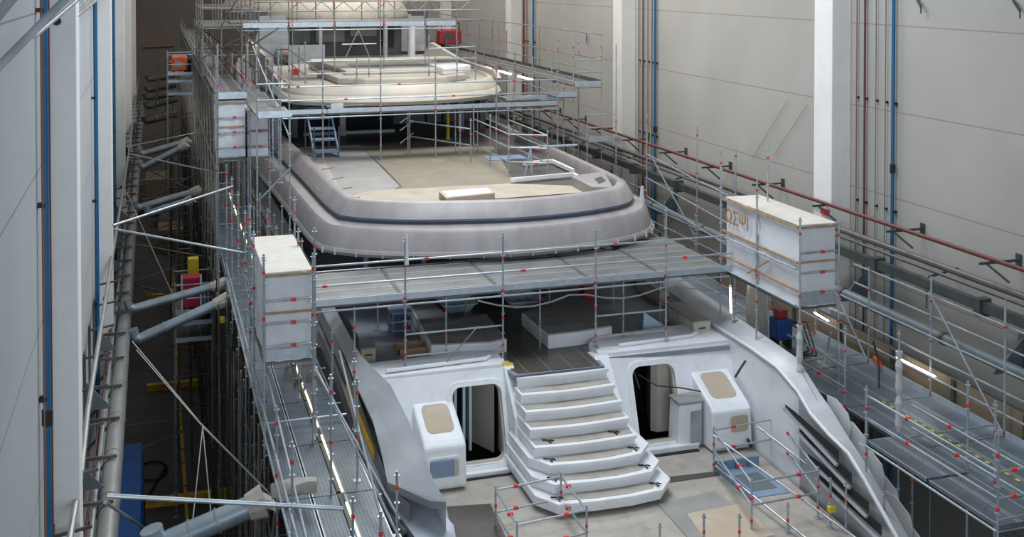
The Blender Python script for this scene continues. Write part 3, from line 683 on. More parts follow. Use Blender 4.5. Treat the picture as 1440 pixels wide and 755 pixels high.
MB().box(13.3, 13.6, 26.68, 26.75, -12.1, -11.3).build('locker_door', M['primer_cool'], lk)
# sunken well at the starboard side of the platform
for x0, x1, y0, y1 in ((13.3, 14.5, 25.3, 25.4), (13.3, 13.36, 23.6, 25.35)):
    MB().box(x0, x1, y0, y1, -12.28, -12.05).build('well_coaming', M['bluerecess'], yacht)
MB().box(13.36, 14.4, 23.7, 25.3, -12.28, -12.262).build('well_floor', M['bluerecess'], yacht)
MB().box(13.6, 14.25, 24.0, 24.9, -12.262, -12.255).build('well_hatch', M['slate'], yacht)
for k in range(3): MB().box(13.5+k*.33, 13.55+k*.33, 25.24, 25.3, -12.26, -12.06).build('well_rib', M['slate'], yacht)

# upper deck (z -6.85) with its two-step curved stern
P2 = smooth_path([(4.05, 62), (4.0, 49.2), (4.3, 40), (4.50, 34.2), (5.0, 32.7), (6.59, 31.65), (8.93, 31.02), (10.7, 30.9), (12.46, 31.16), (14.14, 31.87), (15.05, 33.0), (15.45, 34.6), (15.6, 40), (15.75, 50), (15.8, 62)], 5)
ring(P2, [(.5, -7.85), (.12, -8.0), (0, -7.97), (-.04, -7.88), (.0, -7.8), (.04, -7.78), (.2, -7.28), (.28, -7.2), (.68, -7.13)], 'stern_skirt', 'primer')
ring(P2, [(.68, -7.13), (.70, -7.08), (.60, -7.04), (.60, -6.98)], 'stern_groove', 'primer_blue_shade')
ring(P2, [(.60, -6.98), (.84, -6.58), (.92, -6.53), (1.12, -6.53), (1.16, -6.60), (1.18, -6.86)], 'stern_coaming', 'primer')
slab(P2, .9, -7.3, -6.85, 'upper_deck', 'darkdeck')
slab(P2, .3, -7.9, -7.75, 'overhang_soffit', 'primer_blue_shade')
# ribs of masking tape on the skirt edge
Q = offset_path(P2, -.05)
for i in range(18, len(P2)-20, 2):
    p, q = Q[i], P2[i]
    d = (P2[i+1]-P2[i-1]).normalized()
    MB().obox(V((p.x, p.y, -7.97)), V((p.x, p.y, -7.80)), .07, .02, up=d).build('tape_tab', M['film'], yacht)
# forward of the overhang on the main deck: dim deckhouse front with posts
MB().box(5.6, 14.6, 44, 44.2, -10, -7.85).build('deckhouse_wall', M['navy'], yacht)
for x in (6.2, 8.0, 12.0, 13.8): MB().tube((x, 34.5, -10), (x, 34.5, -7.85), .08).build('support_post', M['primer_cool'], yacht)
# sheets laid on the upper deck
zt = -6.84
MB().solid([at(446, 207, z=zt), at(506, 204, z=zt), at(562, 262, z=zt), at(520, 283, z=zt), at(488, 280, z=zt)], .01).build('deck_sheet', M['greysheet'], yacht)
b = MB().solid([at(508, 206, z=zt+.005), at(694, 206, z=zt+.005), at(716, 243, z=zt+.005), at(728, 262, z=zt+.005), at(690, 277, z=zt+.005), at(520, 284, z=zt+.005), at(566, 263, z=zt+.005), at(540, 236, z=zt+.005)], .01).build('deck_sheet', M['ply'], yacht)
MB().solid([at(486, 278, z=zt+.012), at(520, 268, z=zt+.012), at(715, 258, z=zt+.012), at(838, 262, z=zt+.012), at(822, 270, z=zt+.012), at(700, 279, z=zt+.012), at(600, 283, z=zt+.012), at(510, 284, z=zt+.012)], .01).build('deck_sheet', M['tan_dim'], yacht)
for k in range(6):
    a = at(418+k*12, 212+k*14, z=zt+.02); c = at(446+k*12, 207+k*14, z=zt+.02)
    MB().obox(a, c, .06, .02).build('deck_batten', M['greysheet'], yacht)
MB().solid([at(398, 210, z=zt-.005), at(445, 206, z=zt-.005), at(520, 284, z=zt-.005), at(484, 284, z=zt-.005), at(448, 268, z=zt-.005)], .004).build('deck_sheet', M['beige_deck'], yacht)
# starboard corner: moulded fairing with a recess, plus an L-shaped kerb
MB().solid([at(803, 247, z=-6.5), at(850, 240, z=-6.5), at(862, 262, z=-6.5), at(833, 262, z=-6.5)], .35).build('corner_fairing', M['primer'], yacht, bevel=.04)
MB().solid([at(836, 251, z=-6.49), at(846, 248, z=-6.49), at(852, 254, z=-6.49), at(842, 258, z=-6.49)], .01).build('fairing_recess', M['darkmetal'], yacht)
for a, c in (((718, 253), (806, 245)), ((806, 245), (833, 261)), ((778, 227), (806, 240)), ((736, 230), (778, 226))):
    MB().obox(at(*a, z=-6.72), at(*c, z=-6.72), .12, .12).build('deck_kerb', M['gel'], yacht)
# upper deckhouse front under the next overhang
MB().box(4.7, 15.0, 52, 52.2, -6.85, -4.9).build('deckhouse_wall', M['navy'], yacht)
MB().box(6.2, 10.2, 49.6, 49.7, -6.85, -6.72).build('door_threshold', M['tub'], yacht)
for x, m in ((7.65, 'primer_cool'), (12.9, 'primer_cool'), (13.9, 'slate'), (5.6, 'slate')): MB().box(x, x+.28, 48.9, 49.3, -6.85, -4.95, bevel=.03).build('support_post', M[m], yacht)
MB().box(4.6, 4.75, 46, 60, -6.85, -4.95).build('side_screen', M['primer_blue_shade'], yacht)
for k in range(5): MB().box(10.6+k*.8, 11.3+k*.8, 51.9, 51.98, -6.8, -5.0).build('glass_panel', M['slate'], yacht)
MB().box(8.6, 12, 51.9, 51.98, -6.0, -5.9).build('glass_panel', M['redbox'], yacht)

# third deck (z -4.3)
P3 = smooth_path([(4.3, 64), (4.5, 57), (4.86, 48.9), (5.25, 45.7), (6.5, 44.6), (8.35, 44.05), (9.9, 43.95), (11.58, 44.3), (13.2, 45.2), (14.0, 46.4), (14.5, 48), (14.9, 52), (15.2, 57), (15.3, 64)], 5)
ring(P3, [(.55, -4.85), (.22, -5.05), (.0, -5.02), (-.06, -4.88), (.02, -4.74), (.14, -4.66), (.16, -4.6)], 'stern_skirt', 'gel_warm')
ring(P3, [(.16, -4.6), (.34, -4.3), (.4, -4.27), (.52, -4.27), (.56, -4.34), (.58, -4.42)], 'stern_coaming', 'gel_warm')
slab(P3, .4, -4.7, -4.38, 'third_deck', 'beige_deck')
slab(P3, .4, -4.96, -4.9, 'overhang_soffit', 'primer_blue_shade')
# raised sun-pad plinth with rounded outline
MB().prism([(7.2, 46.6), (8.2, 45.9), (9.9, 45.6), (11.6, 45.9), (12.7, 46.8), (13.0, 50.5), (6.9, 50.5)], -4.38, -4.1).build('sun_pad_plinth', M['gel_warm'], yacht, bevel=.06)
MB().prism([(7.7, 47.6), (12.3, 47.6), (12.6, 52.5), (7.4, 52.5)], -4.1, -3.9).build('sun_pad_base', M['gel_warm'], yacht, bevel=.05)
MB().box(8.3, 11.6, 48.3, 51.3, -3.9, -3.89).build('sun_pad_recess', M['greysheet'], yacht)
MB().prism([(11.6, 46.4), (13.2, 47.8), (12.9, 49.5), (11.6, 49.5)], -4.1, -3.8).build('white_cushion_base', M['gel'], yacht, bevel=.05)
MB().box(7.2, 14.2, 53.5, 55.5, -4.38, -3.95, bevel=.05).build('seat_plinth', M['gel_warm'], yacht)
# port side bulwark of the third deck with stepped cut-outs
b = MB().prism([(45.8, -4.4), (46.2, -4.1), (50, -3.95), (50, -3.55), (55.5, -3.45), (55.5, -3.8), (56.6, -3.8), (56.6, -3.35), (62, -3.25), (62, -4.4)], 4.75, 4.95, axis='x')
b.build('side_bulwark', M['gel_warm'], yacht, bevel=.02)
b = MB().prism([(47.5, -4.4), (48.0, -4.1), (54, -4.0), (60, -3.5), (62, -4.4)], 14.3, 14.5, axis='x'); b.build('side_bulwark', M['gel_warm'], yacht, bevel=.02)
# third deckhouse
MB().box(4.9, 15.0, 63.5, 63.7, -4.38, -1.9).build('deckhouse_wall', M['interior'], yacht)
MB().prism([(4.9, -4.3), (6.9, -4.3), (6.6, -2.0), (5.3, -2.0)], 60, 60.2, axis='y').build('wing_panel', M['primer_cool'], yacht)
MB().box(5.2, 8.4, 58.4, 58.6, -4.38, -3.45).build('screen_panel', M['primer_cool'], yacht)
for x0, x1, z0, z1, m in ((8.6, 10.2, -3.6, -2.3, 'greysheet'), (10.5, 12.0, -3.3, -2.2, 'greysheet'), (12.3, 13.0, -3.9, -2.6, 'black'), (13.4, 14.8, -4.2, -2.2, 'primer_cool'), (7.3, 8.3, -4.3, -2.4, 'slate')):
    MB().box(x0, x1, 63.3, 63.48, z0, z1, bevel=.03).build('window_panel', M[m], yacht)
for x in (8.4, 11.9, 13.2): MB().box(x, x+.16, 60.5, 60.7, -4.38, -2.0).build('support_post', M['primer_cool'], yacht)
# fourth deck overhang (z -2)
P4 = smooth_path([(4.6, 82), (5.0, 72), (5.6, 65), (7.0, 61.5), (9.9, 60.3), (12.8, 61.5), (14.2, 65), (14.8, 72), (15.2, 82)], 5)
ring(P4, [(.6, -2.15), (.2, -2.3), (0, -2.2), (0, -2.05), (.35, -1.5), (.8, -1.3), (1.1, -1.3), (1.15, -1.5)], 'stern_skirt', 'gel_warm')
slab(P4, .6, -2.2, -1.5, 'fourth_deck', 'gel_warm')
MB().prism([(6.5, 66), (13.3, 66), (13.6, 82), (6.2, 82)], -1.5, -.2).build('top_deckhouse', M['gel_warm'], yacht, bevel=.2)
# keel blocks carry the hull
for k in range(6):
    MB().box(9.2, 10.6, 26+k*11, 27+k*11, -19.5, -17.62).build('keel_block', M['slate'], yacht)

# ---------------------------------------------------------------- loose things on the yacht
def deck_item(name, label, cat, poly, z, h, m_top, m_side, back=None):
    pts = [at(a, b, z=z) for a, b in poly]
    c = sum(pts, V((0, 0, 0)))/len(pts)
    t = thing(name, label, cat, (c.x, c.y, z-h-.0))
    MB().solid([p+V((0, 0, -.02)) for p in pts], h-.02).build('rim', M[m_side], t, bevel=.03)
    MB().solid([c+(p-c)*.96+V((0, 0, .0)) for p in pts], .03).build('panel', M[m_top], t)
    return t
deck_item('moulded_lid', 'large flat grey-topped moulding with white edge on port side of main deck', 'moulding', [(574, 424), (604, 420), (634, 449), (684, 440), (713, 476), (690, 481), (606, 485)], -9.62, .37, 'greysheet', 'gel')
deck_item('moulded_lid', 'big angular grey moulding with thick white edge right of the dark lined deck', 'moulding', [(733, 439), (765, 426), (768, 405), (805, 402), (861, 458), (815, 466), (771, 471)], -9.6, .39, 'greysheet', 'gel')
for k, (px, py, w, l, lab) in enumerate(((642, 431, 1.0, .9, 'pale blue ribbed tub tilted behind the port moulding'), (734, 425, 1.0, 1.1, 'pale blue tub with rounded corners beside the angular moulding'))):
    c = at(px, py+4, z=-10.0); t = thing('plastic_tub', lab, 'tub', c)
    lo = rrect(-w*.38, w*.38, -l*.38, l*.38, .12, 3); hi = rrect(-w*.52, w*.52, -l*.55, l*.55, .15, 3); hi2 = rrect(-w*.49, w*.49, -l*.52, l*.52, .14, 3); lo2 = rrect(-w*.35, w*.35, -l*.35, l*.35, .1, 3)
    f = lambda L, z: [(c.x+u, c.y+v, c.z+z) for u, v in L]
    MB().loft([f(lo, 0), f(hi, .27), f(hi2, .27), f(lo2, .04)], closed=True).build('shell', M['tub'], t, smooth=True)
    MB().loft([f(rrect(-w*.56, w*.56, -l*.59, l*.59, .16, 3), .25), f(rrect(-w*.56, w*.56, -l*.59, l*.59, .16, 3), .285), f(hi2, .285), f(hi2, .25)], closed=True, caps=False).build('rim', M['tub'], t)
    for q in range(3): MB().path([(c.x-w*.3+q*w*.3, c.y-l*.4, c.z+.15), (c.x-w*.3+q*w*.3, c.y-l*.2, c.z+.06), (c.x-w*.3+q*w*.3, c.y+l*.4, c.z+.1)], .012, n=6).build('rib', M['slate'], t)
def crate(label, x0, x1, y0, y1, z0, z1, m='box_wood', name='wooden_crate'):
    t = thing(name, label, 'crate', ((x0+x1)/2, (y0+y1)/2, z0))
    MB().box(x0+.02, x1-.02, y0+.02, y1-.02, z0, z1-.03).build('body', M[m], t)
    MB().box(x0, x1, y0, y1, z1-.04, z1, bevel=.01).build('lid', M['greysheet'], t)
    MB().box((x0+x1)/2-.1, (x0+x1)/2+.1, y0, y0+.02, (z0+z1)/2, (z0+z1)/2+.04).build('handle_slot', M['darkmetal'], t)
a = at(975, 466, z=-9.8); crate('pale wooden crate on the starboard cabin top, nearest to the stern', a.x, a.x+.55, a.y, a.y+1.9, -10.0, -9.52)
a = at(930, 431, z=-10.0); crate('pale wooden crate behind the nearest one on the starboard side', a.x, a.x+.45, a.y, a.y+1.9, -10.0, -9.55)
a = at(507, 513, z=-10.0); crate('small tan box on the port cabin top beside the bulwark', a.x, a.x+.42, a.y, a.y+.5, -10.0, -9.58, 'tan')
t = thing('red_cabinet', 'dark red metal cabinet behind the angular moulding', 'cabinet', at(829, 432, z=-10))
c = at(829, 432, z=-10.0)
MB().box(c.x-.17, c.x+.22, c.y, c.y+.5, -10, -9.3, bevel=.02).build('body', M['redbox'], t); MB().box(c.x-.13, c.x+.18, c.y-.015, c.y, -9.9, -9.35).build('door', M['redbox'], t); MB().box(c.x-.17, c.x+.22, c.y, c.y+.5, -9.3, -9.27).build('lid', M['darkmetal'], t)
c = at(905, 468, z=-10.0)
t = thing('fin_panel', 'upright pale blue triangular panel standing before the starboard crates', 'panel', c)
MB().prism([(c.x-.02, -10), (c.x+.85, -10), (c.x+.02, -9.42)], c.y, c.y+.06, axis='y').build('plate', M['tub'], t); MB().prism([(c.x+.2, -10), (c.x+.26, -10), (c.x+.26, -9.8)], c.y+.06, c.y+.5, axis='y').build('stay', M['slate'], t)
c = at(897, 474, z=-9.98)
o = MB().prism([(c.x+.42*math.cos(k*.35)*(1+.25*math.sin(k)), c.y+.4*math.sin(k*.35)) for k in range(18)], -10, -9.975).build('deck_opening_cover', M['darkmetal']); tag(o, 'dark oval cover lying flat in front of the triangular panel', 'cover')
for k, (px, py, r, lab) in enumerate(((857, 483, .26, 'black hose loop lying by the big starboard scaffold post'), (668, 514, .22, 'black hose curled under the port moulding'))):
    c = at(px, py, z=-9.98)
    o = MB().path([(c.x+r*(1+.03*j/6)*math.cos(j*.5), c.y+r*.8*math.sin(j*.5), -9.97+.006*j/4) for j in range(16)]+[(c.x+r*1.9, c.y+.2, -9.96)], .022).build('hose', M['black']); tag(o, lab, 'hose')
# square black trim frame around the starboard loop
pts = [at(836, 478, z=-9.98), at(866, 473, z=-9.98), at(888, 484, z=-9.98), at(852, 491, z=-9.98), at(836, 478, z=-9.98)]
o = MB().path(pts, .025).build('hatch_seal', M['black']); tag(o, 'four sided black hatch seal around the hose loop on deck', 'seal')
c = at(714, 514, z=-9.97); o = MB().prism([(c.x+.16*math.cos(k*.7), c.y+.14*math.sin(k*.7)) for k in range(9)], -9.985, -9.93).build('foot_pad', M['yellow']); tag(o, 'yellow pad under the scaffold post on the dark lined deck', 'pad')
# framed stand of small shelves, port side
c = at(553, 476, z=-10.0); t = thing('shelf_stand', 'low wooden and blue metal shelf stand left of the port moulding', 'stand', c)
for dx in (0, .5):
    for dy in (0, .6): MB().box(c.x+dx-.02, c.x+dx+.02, c.y+dy-.02, c.y+dy+.02, -10, -9.3).build('leg', M['slate'], t)
for z in (-9.8, -9.55, -9.32): MB().box(c.x-.05, c.x+.55, c.y-.05, c.y+.65, z, z+.025).build('shelf', M['bluerecess'], t)
c = at(588, 505, z=-10.0); t = thing('timber_tray', 'empty timber tray at the aft end of the port moulding', 'tray', c)
MB().box(c.x-.45, c.x+.4, c.y+.35, c.y+.95, -10, -9.97).build('base', M['wood'], t)
for x in (-.45, .37): MB().box(c.x+x, c.x+x+.03, c.y+.35, c.y+.95, -9.97, -9.82).build('side_board', M['wood'], t)
for y in (.35, .92): MB().box(c.x-.45, c.x+.4, c.y+y, c.y+y+.03, -9.97, -9.82).build('end_board', M['wood'], t)
# hatch cover on the upper deck
pts = [at(617, 269, z=-6.62), at(689, 264, z=-6.62), at(696, 271, z=-6.62), at(627, 278, z=-6.62)]
t = thing('hatch_cover', 'pale rectangular hatch cover on the aft edge of the upper deck', 'hatch', pts[0]-V((0, 0, .2)))
MB().solid(pts, .2).build('frame', M['tan'], t, bevel=.02); cc = sum(pts, V((0, 0, 0)))/4
MB().solid([cc+(p-cc)*.9+V((0, 0, .02)) for p in pts], .03).build('lid', M['gel'], t, bevel=.01)
# blue step unit under the third deck
c = at(458, 222, z=-6.85); t = thing('boarding_steps', 'light blue step unit with rails on the upper deck, port side', 'steps', c)
for k in range(5): MB().box(c.x-.4, c.x+.5, c.y+k*.55, c.y+k*.55+.5, -6.85+k*.36+.2, -6.85+k*.36+.26).build('tread', M['bluerecess'], t)
for x in (-.42, .52):
    MB().obox((c.x+x, c.y, -6.85), (c.x+x, c.y+2.7, -5.05), .05, .2).build('stringer', M['bluerecess'], t); MB().tube((c.x+x, c.y+.1, -6.85), (c.x+x, c.y+.1, -5.7), .03).build('rail_post', M['slate'], t); MB().tube((c.x+x, c.y+2.7, -6.85), (c.x+x, c.y+2.7, -4.95), .03).build('rail_post', M['slate'], t)
p = at(630, 196, z=-6.85); t = thing('yellow_post', 'bright yellow upright post under the third deck', 'post', p)
MB().tube(p, (p.x, p.y, -5.05), .07, n=10).build('tube', M['yellow'], t, smooth=True); MB().box(p.x-.12, p.x+.12, p.y-.12, p.y+.12, p.z, p.z+.03).build('foot', M['galv'], t)
p = at(706, 223, z=-6.82)
o = MB().box(p.x-.6, p.x+.9, p.y-.3, p.y+.6, -6.85, -6.8, bevel=.01).build('insulation_sheet', M['bluerecess']); tag(o, 'pale blue sheet lying on the upper deck inside the railed tower', 'sheet')
# tall white wrapped cylinder on deck three and machines beside it
p = at(580, 70, y=57); t = thing('wrapped_column', 'tall white wrapped column at the back of the third deck', 'column', (p.x, 57, -4.38))
MB().tube((p.x, 57, -4.38), (p.x, 57, -2.4), .15, n=14).build('wrap', M['sheet'], t, smooth=True); MB().tube((p.x, 57, -2.4), (p.x, 57, -2.1), .26, .2, n=14).build('cap', M['white'], t, smooth=True)
def machine(label, px, py, z, s, m, y=None):
    c = at(px, py, z=z); t = thing('site_machine', label, 'machine', c)
    MB().box(c.x-s*.5, c.x+s*.5, c.y, c.y+s*.7, c.z+.1*s, c.z+s*.75, bevel=s*.08).build('body', M[m], t)
    MB().path([(c.x-s*.4, c.y+.1, c.z+s*.75), (c.x-s*.4, c.y+.1, c.z+s*1.05), (c.x+s*.4, c.y+.1, c.z+s*1.05), (c.x+s*.4, c.y+.1, c.z+s*.75)], .025*s+.01).build('handle', M['black'], t)
    MB().box(c.x-s*.3, c.x+s*.1, c.y-.02, c.y, c.z+s*.35, c.z+s*.6).build('control_panel', M['darkmetal'], t)
    for dx in (-.35, .35): MB().tube((c.x+dx*s-.04, c.y+.15*s, c.z+.12*s), (c.x+dx*s+.04, c.y+.15*s, c.z+.12*s), .12*s, n=12).build('wheel', M['black'], t)
    return t
machine('dark machine with orange front on port edge of third deck', 397, 92, -4.38, .75, 'darkmetal'); 
c = at(397, 90, z=-4.38); o = MB().box(c.x+.02, c.x+.22, c.y-.3, c.y-.12, -4.38, -3.75, bevel=.03).build('gas_bottle', M['orange']); tag(o, 'orange upright canister standing before the dark port machine', 'canister')
c = at(413, 105, z=-4.38); o = MB().box(c.x-.1, c.x+.2, c.y-.1, c.y+.15, -4.38, -4.1, bevel=.03).build('tool_case', M['red']); tag(o, 'small red tool case on the third deck near port rail', 'case')
machine('large dark red machine at the starboard side near the top scaffold', 634, 66, -4.0, 1.3, 'redbox')
for px, py, s, lab in ((430, 80, .7, 'grey generator'), (460, 76, .9, 'dark low trolley'), (480, 72, .8, 'pale toolbox trolley')):
    machine(lab+' under the fourth deck overhang', px, py, -4.38, s, 'darkmetal' if 'dark' in lab else 'greysheet')
# ================================================================ SCAFFOLDS
# --- aft bridge across the stern, deck z -8.1
t = thing('scaffold_bridge', 'long scaffold bridge of steel planks crossing the yacht just behind the tall stair', 'scaffold', (9.9, 29.5, -10))
Z = -8.1; bays = [3.45, 6.02, 8.59, 11.16, 13.2, 15.27]
for i in range(5):
    for r in range((5, 5, 5, 5, 7)[i]):
        board(t, bays[i], 28.12+r*.61, Z, bays[i+1]-bays[i], 'x')
for i in range(5):
    toe(t, (bays[i]+.04, 28.06, Z), (bays[i+1]-.04, 28.06, Z), .16)
    ledger(t, (bays[i], 28.06, Z-.14), (bays[i+1], 28.06, Z-.14)); ledger(t, (bays[i], 31.8, Z-.12), (bays[i+1], 31.8, Z-.12))
    for h in (.5, 1.0):
        l = ledger(t, (bays[i], 28.02, Z+h), (bays[i+1], 28.02, Z+h), name='guard_rail')
        if (i+int(h*2)) % 2: clamp_on(l, (bays[i]+.55, 28.0, Z+h))
    if i: 
        for h in (-.9, -1.45): ledger(t, (bays[i], 28.06, Z+h), (bays[i+1], 28.06, Z+h)) if i in (1, 3) else None
posts = [(3.5, 28.02, -10.2, -6.9), (6.02, 28.02, -10, -6.55), (8.59, 28.02, -10, -6.6), (11.16, 28.02, -9.8, -6.6), (13.2, 28.02, -9.8, -6.2), (15.27, 28.02, -9.45, -6.5)]
for x, y, a, b in posts: standard(t, x, y, a, b, (Z+.02, Z-.7, Z+.85, -9.5))
for x, y in ((4.75, 28.1), (7.3, 28.9), (9.9, 28.9), (12.2, 28.6), (13.95, 30.0), (6.02, 31.7), (8.59, 31.7), (11.16, 31.7), (13.2, 31.7), (4.3, 31.5)):
    a = -10.2 if x < 4.5 else -9.45 if 0 else -10
    if x == 4.75: a = -9.3
    standard(t, x, y, a, Z-.1, (Z-.6, -9.3))
for x in bays[1:-1]: MB().box(x-.05, x+.05, 28.15, 31.1, Z-.01, Z+.012).build('joint_strip', M['darkmetal'], t)
for x in bays[1:]: 
    MB().obox((x, 28.05, Z-.12), (x, 31.8, Z-.12), .05, .08).build('transom', M['galv'], t)
MB().tube((6.05, 27.95, Z+.9), (6.05, 27.95, -6.45), .05, .02).build('taped_tip', M['sheet'], t)
MB().path([(7.9+k*.5, 27.98, Z-.18-.28*math.sin(math.pi*((k*.5) % 2.7)/2.7)) for k in range(0, 14)], .022, n=6).build('slung_cable', M['greypipe'], t)
ledger(t, (6.9, 27.9, -9.9), (7.9, 27.9, -8.9), m='galv_warm', r=.015, name='loose_wire')

# --- middle walkway in front of the third deck, z -5
t = thing('scaffold_walkway', 'scaffold walkway crossing in front of the third deck', 'scaffold', (9.5, 42, -6.85))
Z = -5.0; Yw = 42.0; bays = [4.35, 6.1, 8.1, 10.2, 12.6, 15.1]
for i in range(5):
    dz = 0 if i < 4 else 0
    for r in range(2): board(t, bays[i], Yw+.04+r*.61, Z, bays[i+1]-bays[i], 'x')
    toe(t, (bays[i]+.04, Yw, Z), (bays[i+1]-.04, Yw, Z), .16); ledger(t, (bays[i], Yw-.02, Z-.14), (bays[i+1], Yw-.02, Z-.14))
    for h in (.5, 1.0):
        l = ledger(t, (bays[i], Yw-.04, Z+h), (bays[i+1], Yw-.04, Z+h), name='guard_rail')
        if (i+int(h*2)) % 2 == 0: clamp_on(l, (bays[i]+.7, Yw-.06, Z+h))
for x, a, b in ((4.35, -6.85, -2.4), (5.95, -6.85, -2.5), (8.1, -6.85, -3.2), (10.2, -6.85, -3.0), (12.6, -6.85, -3.3), (15.1, -6.85, -3.1)): standard(t, x, Yw-.03, a, b, (Z, Z+1.4, Z-.9))
for x, y in ((4.75, 41.9), (9.4, 43.2), (11.3, 43.2), (12.2, 43.2)): standard(t, x, y, -6.85, Z-.1, (Z-.6,))
for x0 in (6.3, 13.4): MB().obox((x0, 43.4, -4.93), (x0+1.4, 43.3, -4.9), .3, .06).build('deck_board', M['board'], t)
MB().box(6.35, 6.8, 42.6, 42.64, -4.95, -4.72).build('notice_sheet', M['white'], t)
# --- guard rails and braces standing on the third deck
t = thing('deck_guard_rail', 'guard rail of thin tubes and red clips standing on the third deck', 'guard rail', (9, 45.6, -4.38))
xs = [5.9, 7.9, 8.4, 10.9, 12.1, 12.9]
for i, x in enumerate(xs): standard(t, x, 46.0 if i else 46.6, -4.38, [-2.6, -3.3, -3.3, -2.4, -3.0, -3.1][i], (-3.9,))
for a, b in zip(xs, xs[1:]):
    for z in (-3.88, -3.38): ledger(t, (a, 46.0, z), (b, 46.0, z), name='guard_rail')
ledger(t, (10.9, 46, -2.95), (12.9, 46, -2.9), name='guard_rail')
for x0 in (5.2, 5.9): ledger(t, (x0, 52, -3.3), (x0+.6, 45.7, -3.9), name='guard_rail')
for x in (5.25, 5.6, 6.0): standard(t, x, 49.5, -4.38, -3.0, (-3.6,))
# --- top walkway with lattice beam, z -2
t = thing('scaffold_gantry', 'topmost gantry with zigzag lattice beam and bright walkway across the yacht', 'scaffold', (8, 50, -4.3))
Z = -2.0; Yw = 48.0; x0 = 3.4; bays = [3.5, 5.4, 7.3, 9.4, 11.2, 12.6]
for i in range(5):
    for r in range(2): board(t, bays[i], Yw+r*.61, Z, bays[i+1]-bays[i], 'x')
    MB().box(bays[i]+.05, bays[i+1]-.05, Yw-.06, Yw-.02, Z-.08, Z+.12).build('toe_board', M['toe'], t); ledger(t, (bays[i], Yw-.04, Z-.2), (bays[i+1], Yw-.04, Z-.2))
for z in (-1.02, -1.42): ledger(t, (4.0, Yw-.05, z), (13.2, Yw-.05, z), m='galv_warm', r=.03, name='beam_chord')
b = MB(); x = 4.0; k = 0
while x < 13.1:
    b.tube((x, Yw-.05, -1.42 if k % 2 else -1.02), (x+.46, Yw-.05, -1.02 if k % 2 else -1.42), .02, n=6); x += .46; k += 1
b.build('beam_lattice', M['galv_warm'], t)
for x, a in ((3.5, -4.3), (5.4, -4.35), (5.55, -4.35), (7.3, -4.35), (9.25, -4.35), (9.4, -4.35), (11.2, -4.35), (12.6, -4.35)): standard(t, x, Yw-.04, a, -.6, (-2.0, -1.0), m='galv_warm')
for x in (4.4, 8.3, 10.6): ledger(t, (x, Yw, -.8), (x, Yw, -.8+.01))if 0 else None
for a, b2 in (((8.9, 56, -4.3), (9.7, 56, -2.6)), ((10.4, 56, -4.3), (9.7, 56, -2.6)), ((8.9, 56, -3.3), (10.6, 56, -3.3))): ledger(t, a, b2, m='galv')
for i in range(12):
    x = 3.2+i*.95; standard(t, x, 50.5+(i % 3), -1.9, -.3, (-1.2,), m='galv_warm', base=False)
for z in (-1.0, -1.5): ledger(t, (3.0, 50.6, z), (14.4, 50.6, z), m='galv_warm')
MB().box(3.2, 14.4, 50.0, 52.8, -2.0, -1.94).build('rear_deck', M['board'], t)
for a in ((3.3, 47.96, -2.15, 5.0, -3.4), (2.2, 47.96, -3.9, 5.0, -2.1), (1.9, 47.96, -3.3, 4.2, -2.1)):
    ledger(t, (a[0], a[1], a[2]), (a[3], a[1], a[4]), m='galv_dark', r=.03, name='brace')

# raised end tower of the gantry on the port side
t = thing('scaffold_tower', 'tall crowded scaffold tower at the port end of the topmost gantry', 'scaffold', (3, 51, -10))
for i, x in enumerate((1.95, 2.7, 3.5, 4.2)):
    for j, y in enumerate((48.2, 50.3, 52.6, 55.2)):
        standard(t, x, y, -4.0 if x < 3.1 else -10, -.2-(i+j) % 3*.3, (-1.4, -2.6) if (i+j) % 2 else (-3.3,), m='galv_warm')
for j, y in enumerate((48.2, 50.3, 52.6, 55.2)):
    for z in (-.8, -1.3, -2.1, -3.2): ledger(t, (1.95, y, z), (4.2, y, z), m='galv_warm')
for x in (1.95, 4.2):
    for z in (-.8, -1.3, -2.1, -3.2): ledger(t, (x, 48.2, z), (x, 55.2, z), m='galv_warm')
for k in range(3): MB().box(2.0, 4.2, 48.25+k*2.3, 50.3+k*2.3, -2.05, -2.0).build('deck_board', M['board'], t)
for a, b2 in (((2.0, 48.1, -3.9), (4.2, 48.1, -2.2)), ((4.2, 50, -3.9), (2.0, 50, -2.2)), ((2.7, 48.1, -2.0), (3.5, 48.1, -.6)), ((4.2, 48.2, -4), (4.2, 55, -2.2))): ledger(t, a, b2, m='galv_dark', name='brace')

# --- port side scaffold, near part (deck z -10.2)
t = thing('port_scaffold', 'near part of tall port scaffold with dark planks and warm light strip beside the hull', 'scaffold', (3.2, 25, -19.5))
PX = (2.25, 3.3); ys = [14.6+2.57*k for k in range(10)]     # 14.6 .. 37.7
Z = -10.2
for k, y in enumerate(ys):
    for j, x in enumerate(PX):
        if j == 1 and k > 5: top = -7.0
        elif y < 24: top = [-8.1, -8.6, -8.0, -8.3][k % 4] if j == 0 else [-8.9, -8.2, -9.1, -7.8][k % 4]
        else: top = -6.0
        standard(t, x, y, -19.5, top, (top-.35, top-1.35, -10.6), m='galv' if j else 'galv')
    MB().tube((PX[0], y, Z-.12), (4.3, y, Z-.12), .024).build('transom', M['galv'], t)
    for z in (-12.4, -14.6, -16.8): MB().tube((PX[0], y, z), (PX[1], y, z), .024).build('transom', M['galv_dark'], t)
for z in (-18.6, -16.6, -14.6, -12.6, -11.4): 
    for x in PX: ledger(t, (x, 12, z), (x, 37.7, z), m='galv_dark')
for x in PX[:1]:
    for z in (-9.7, -9.2): ledger(t, (x-.04, 12, z), (x-.04, 37.7, z), name='guard_rail')
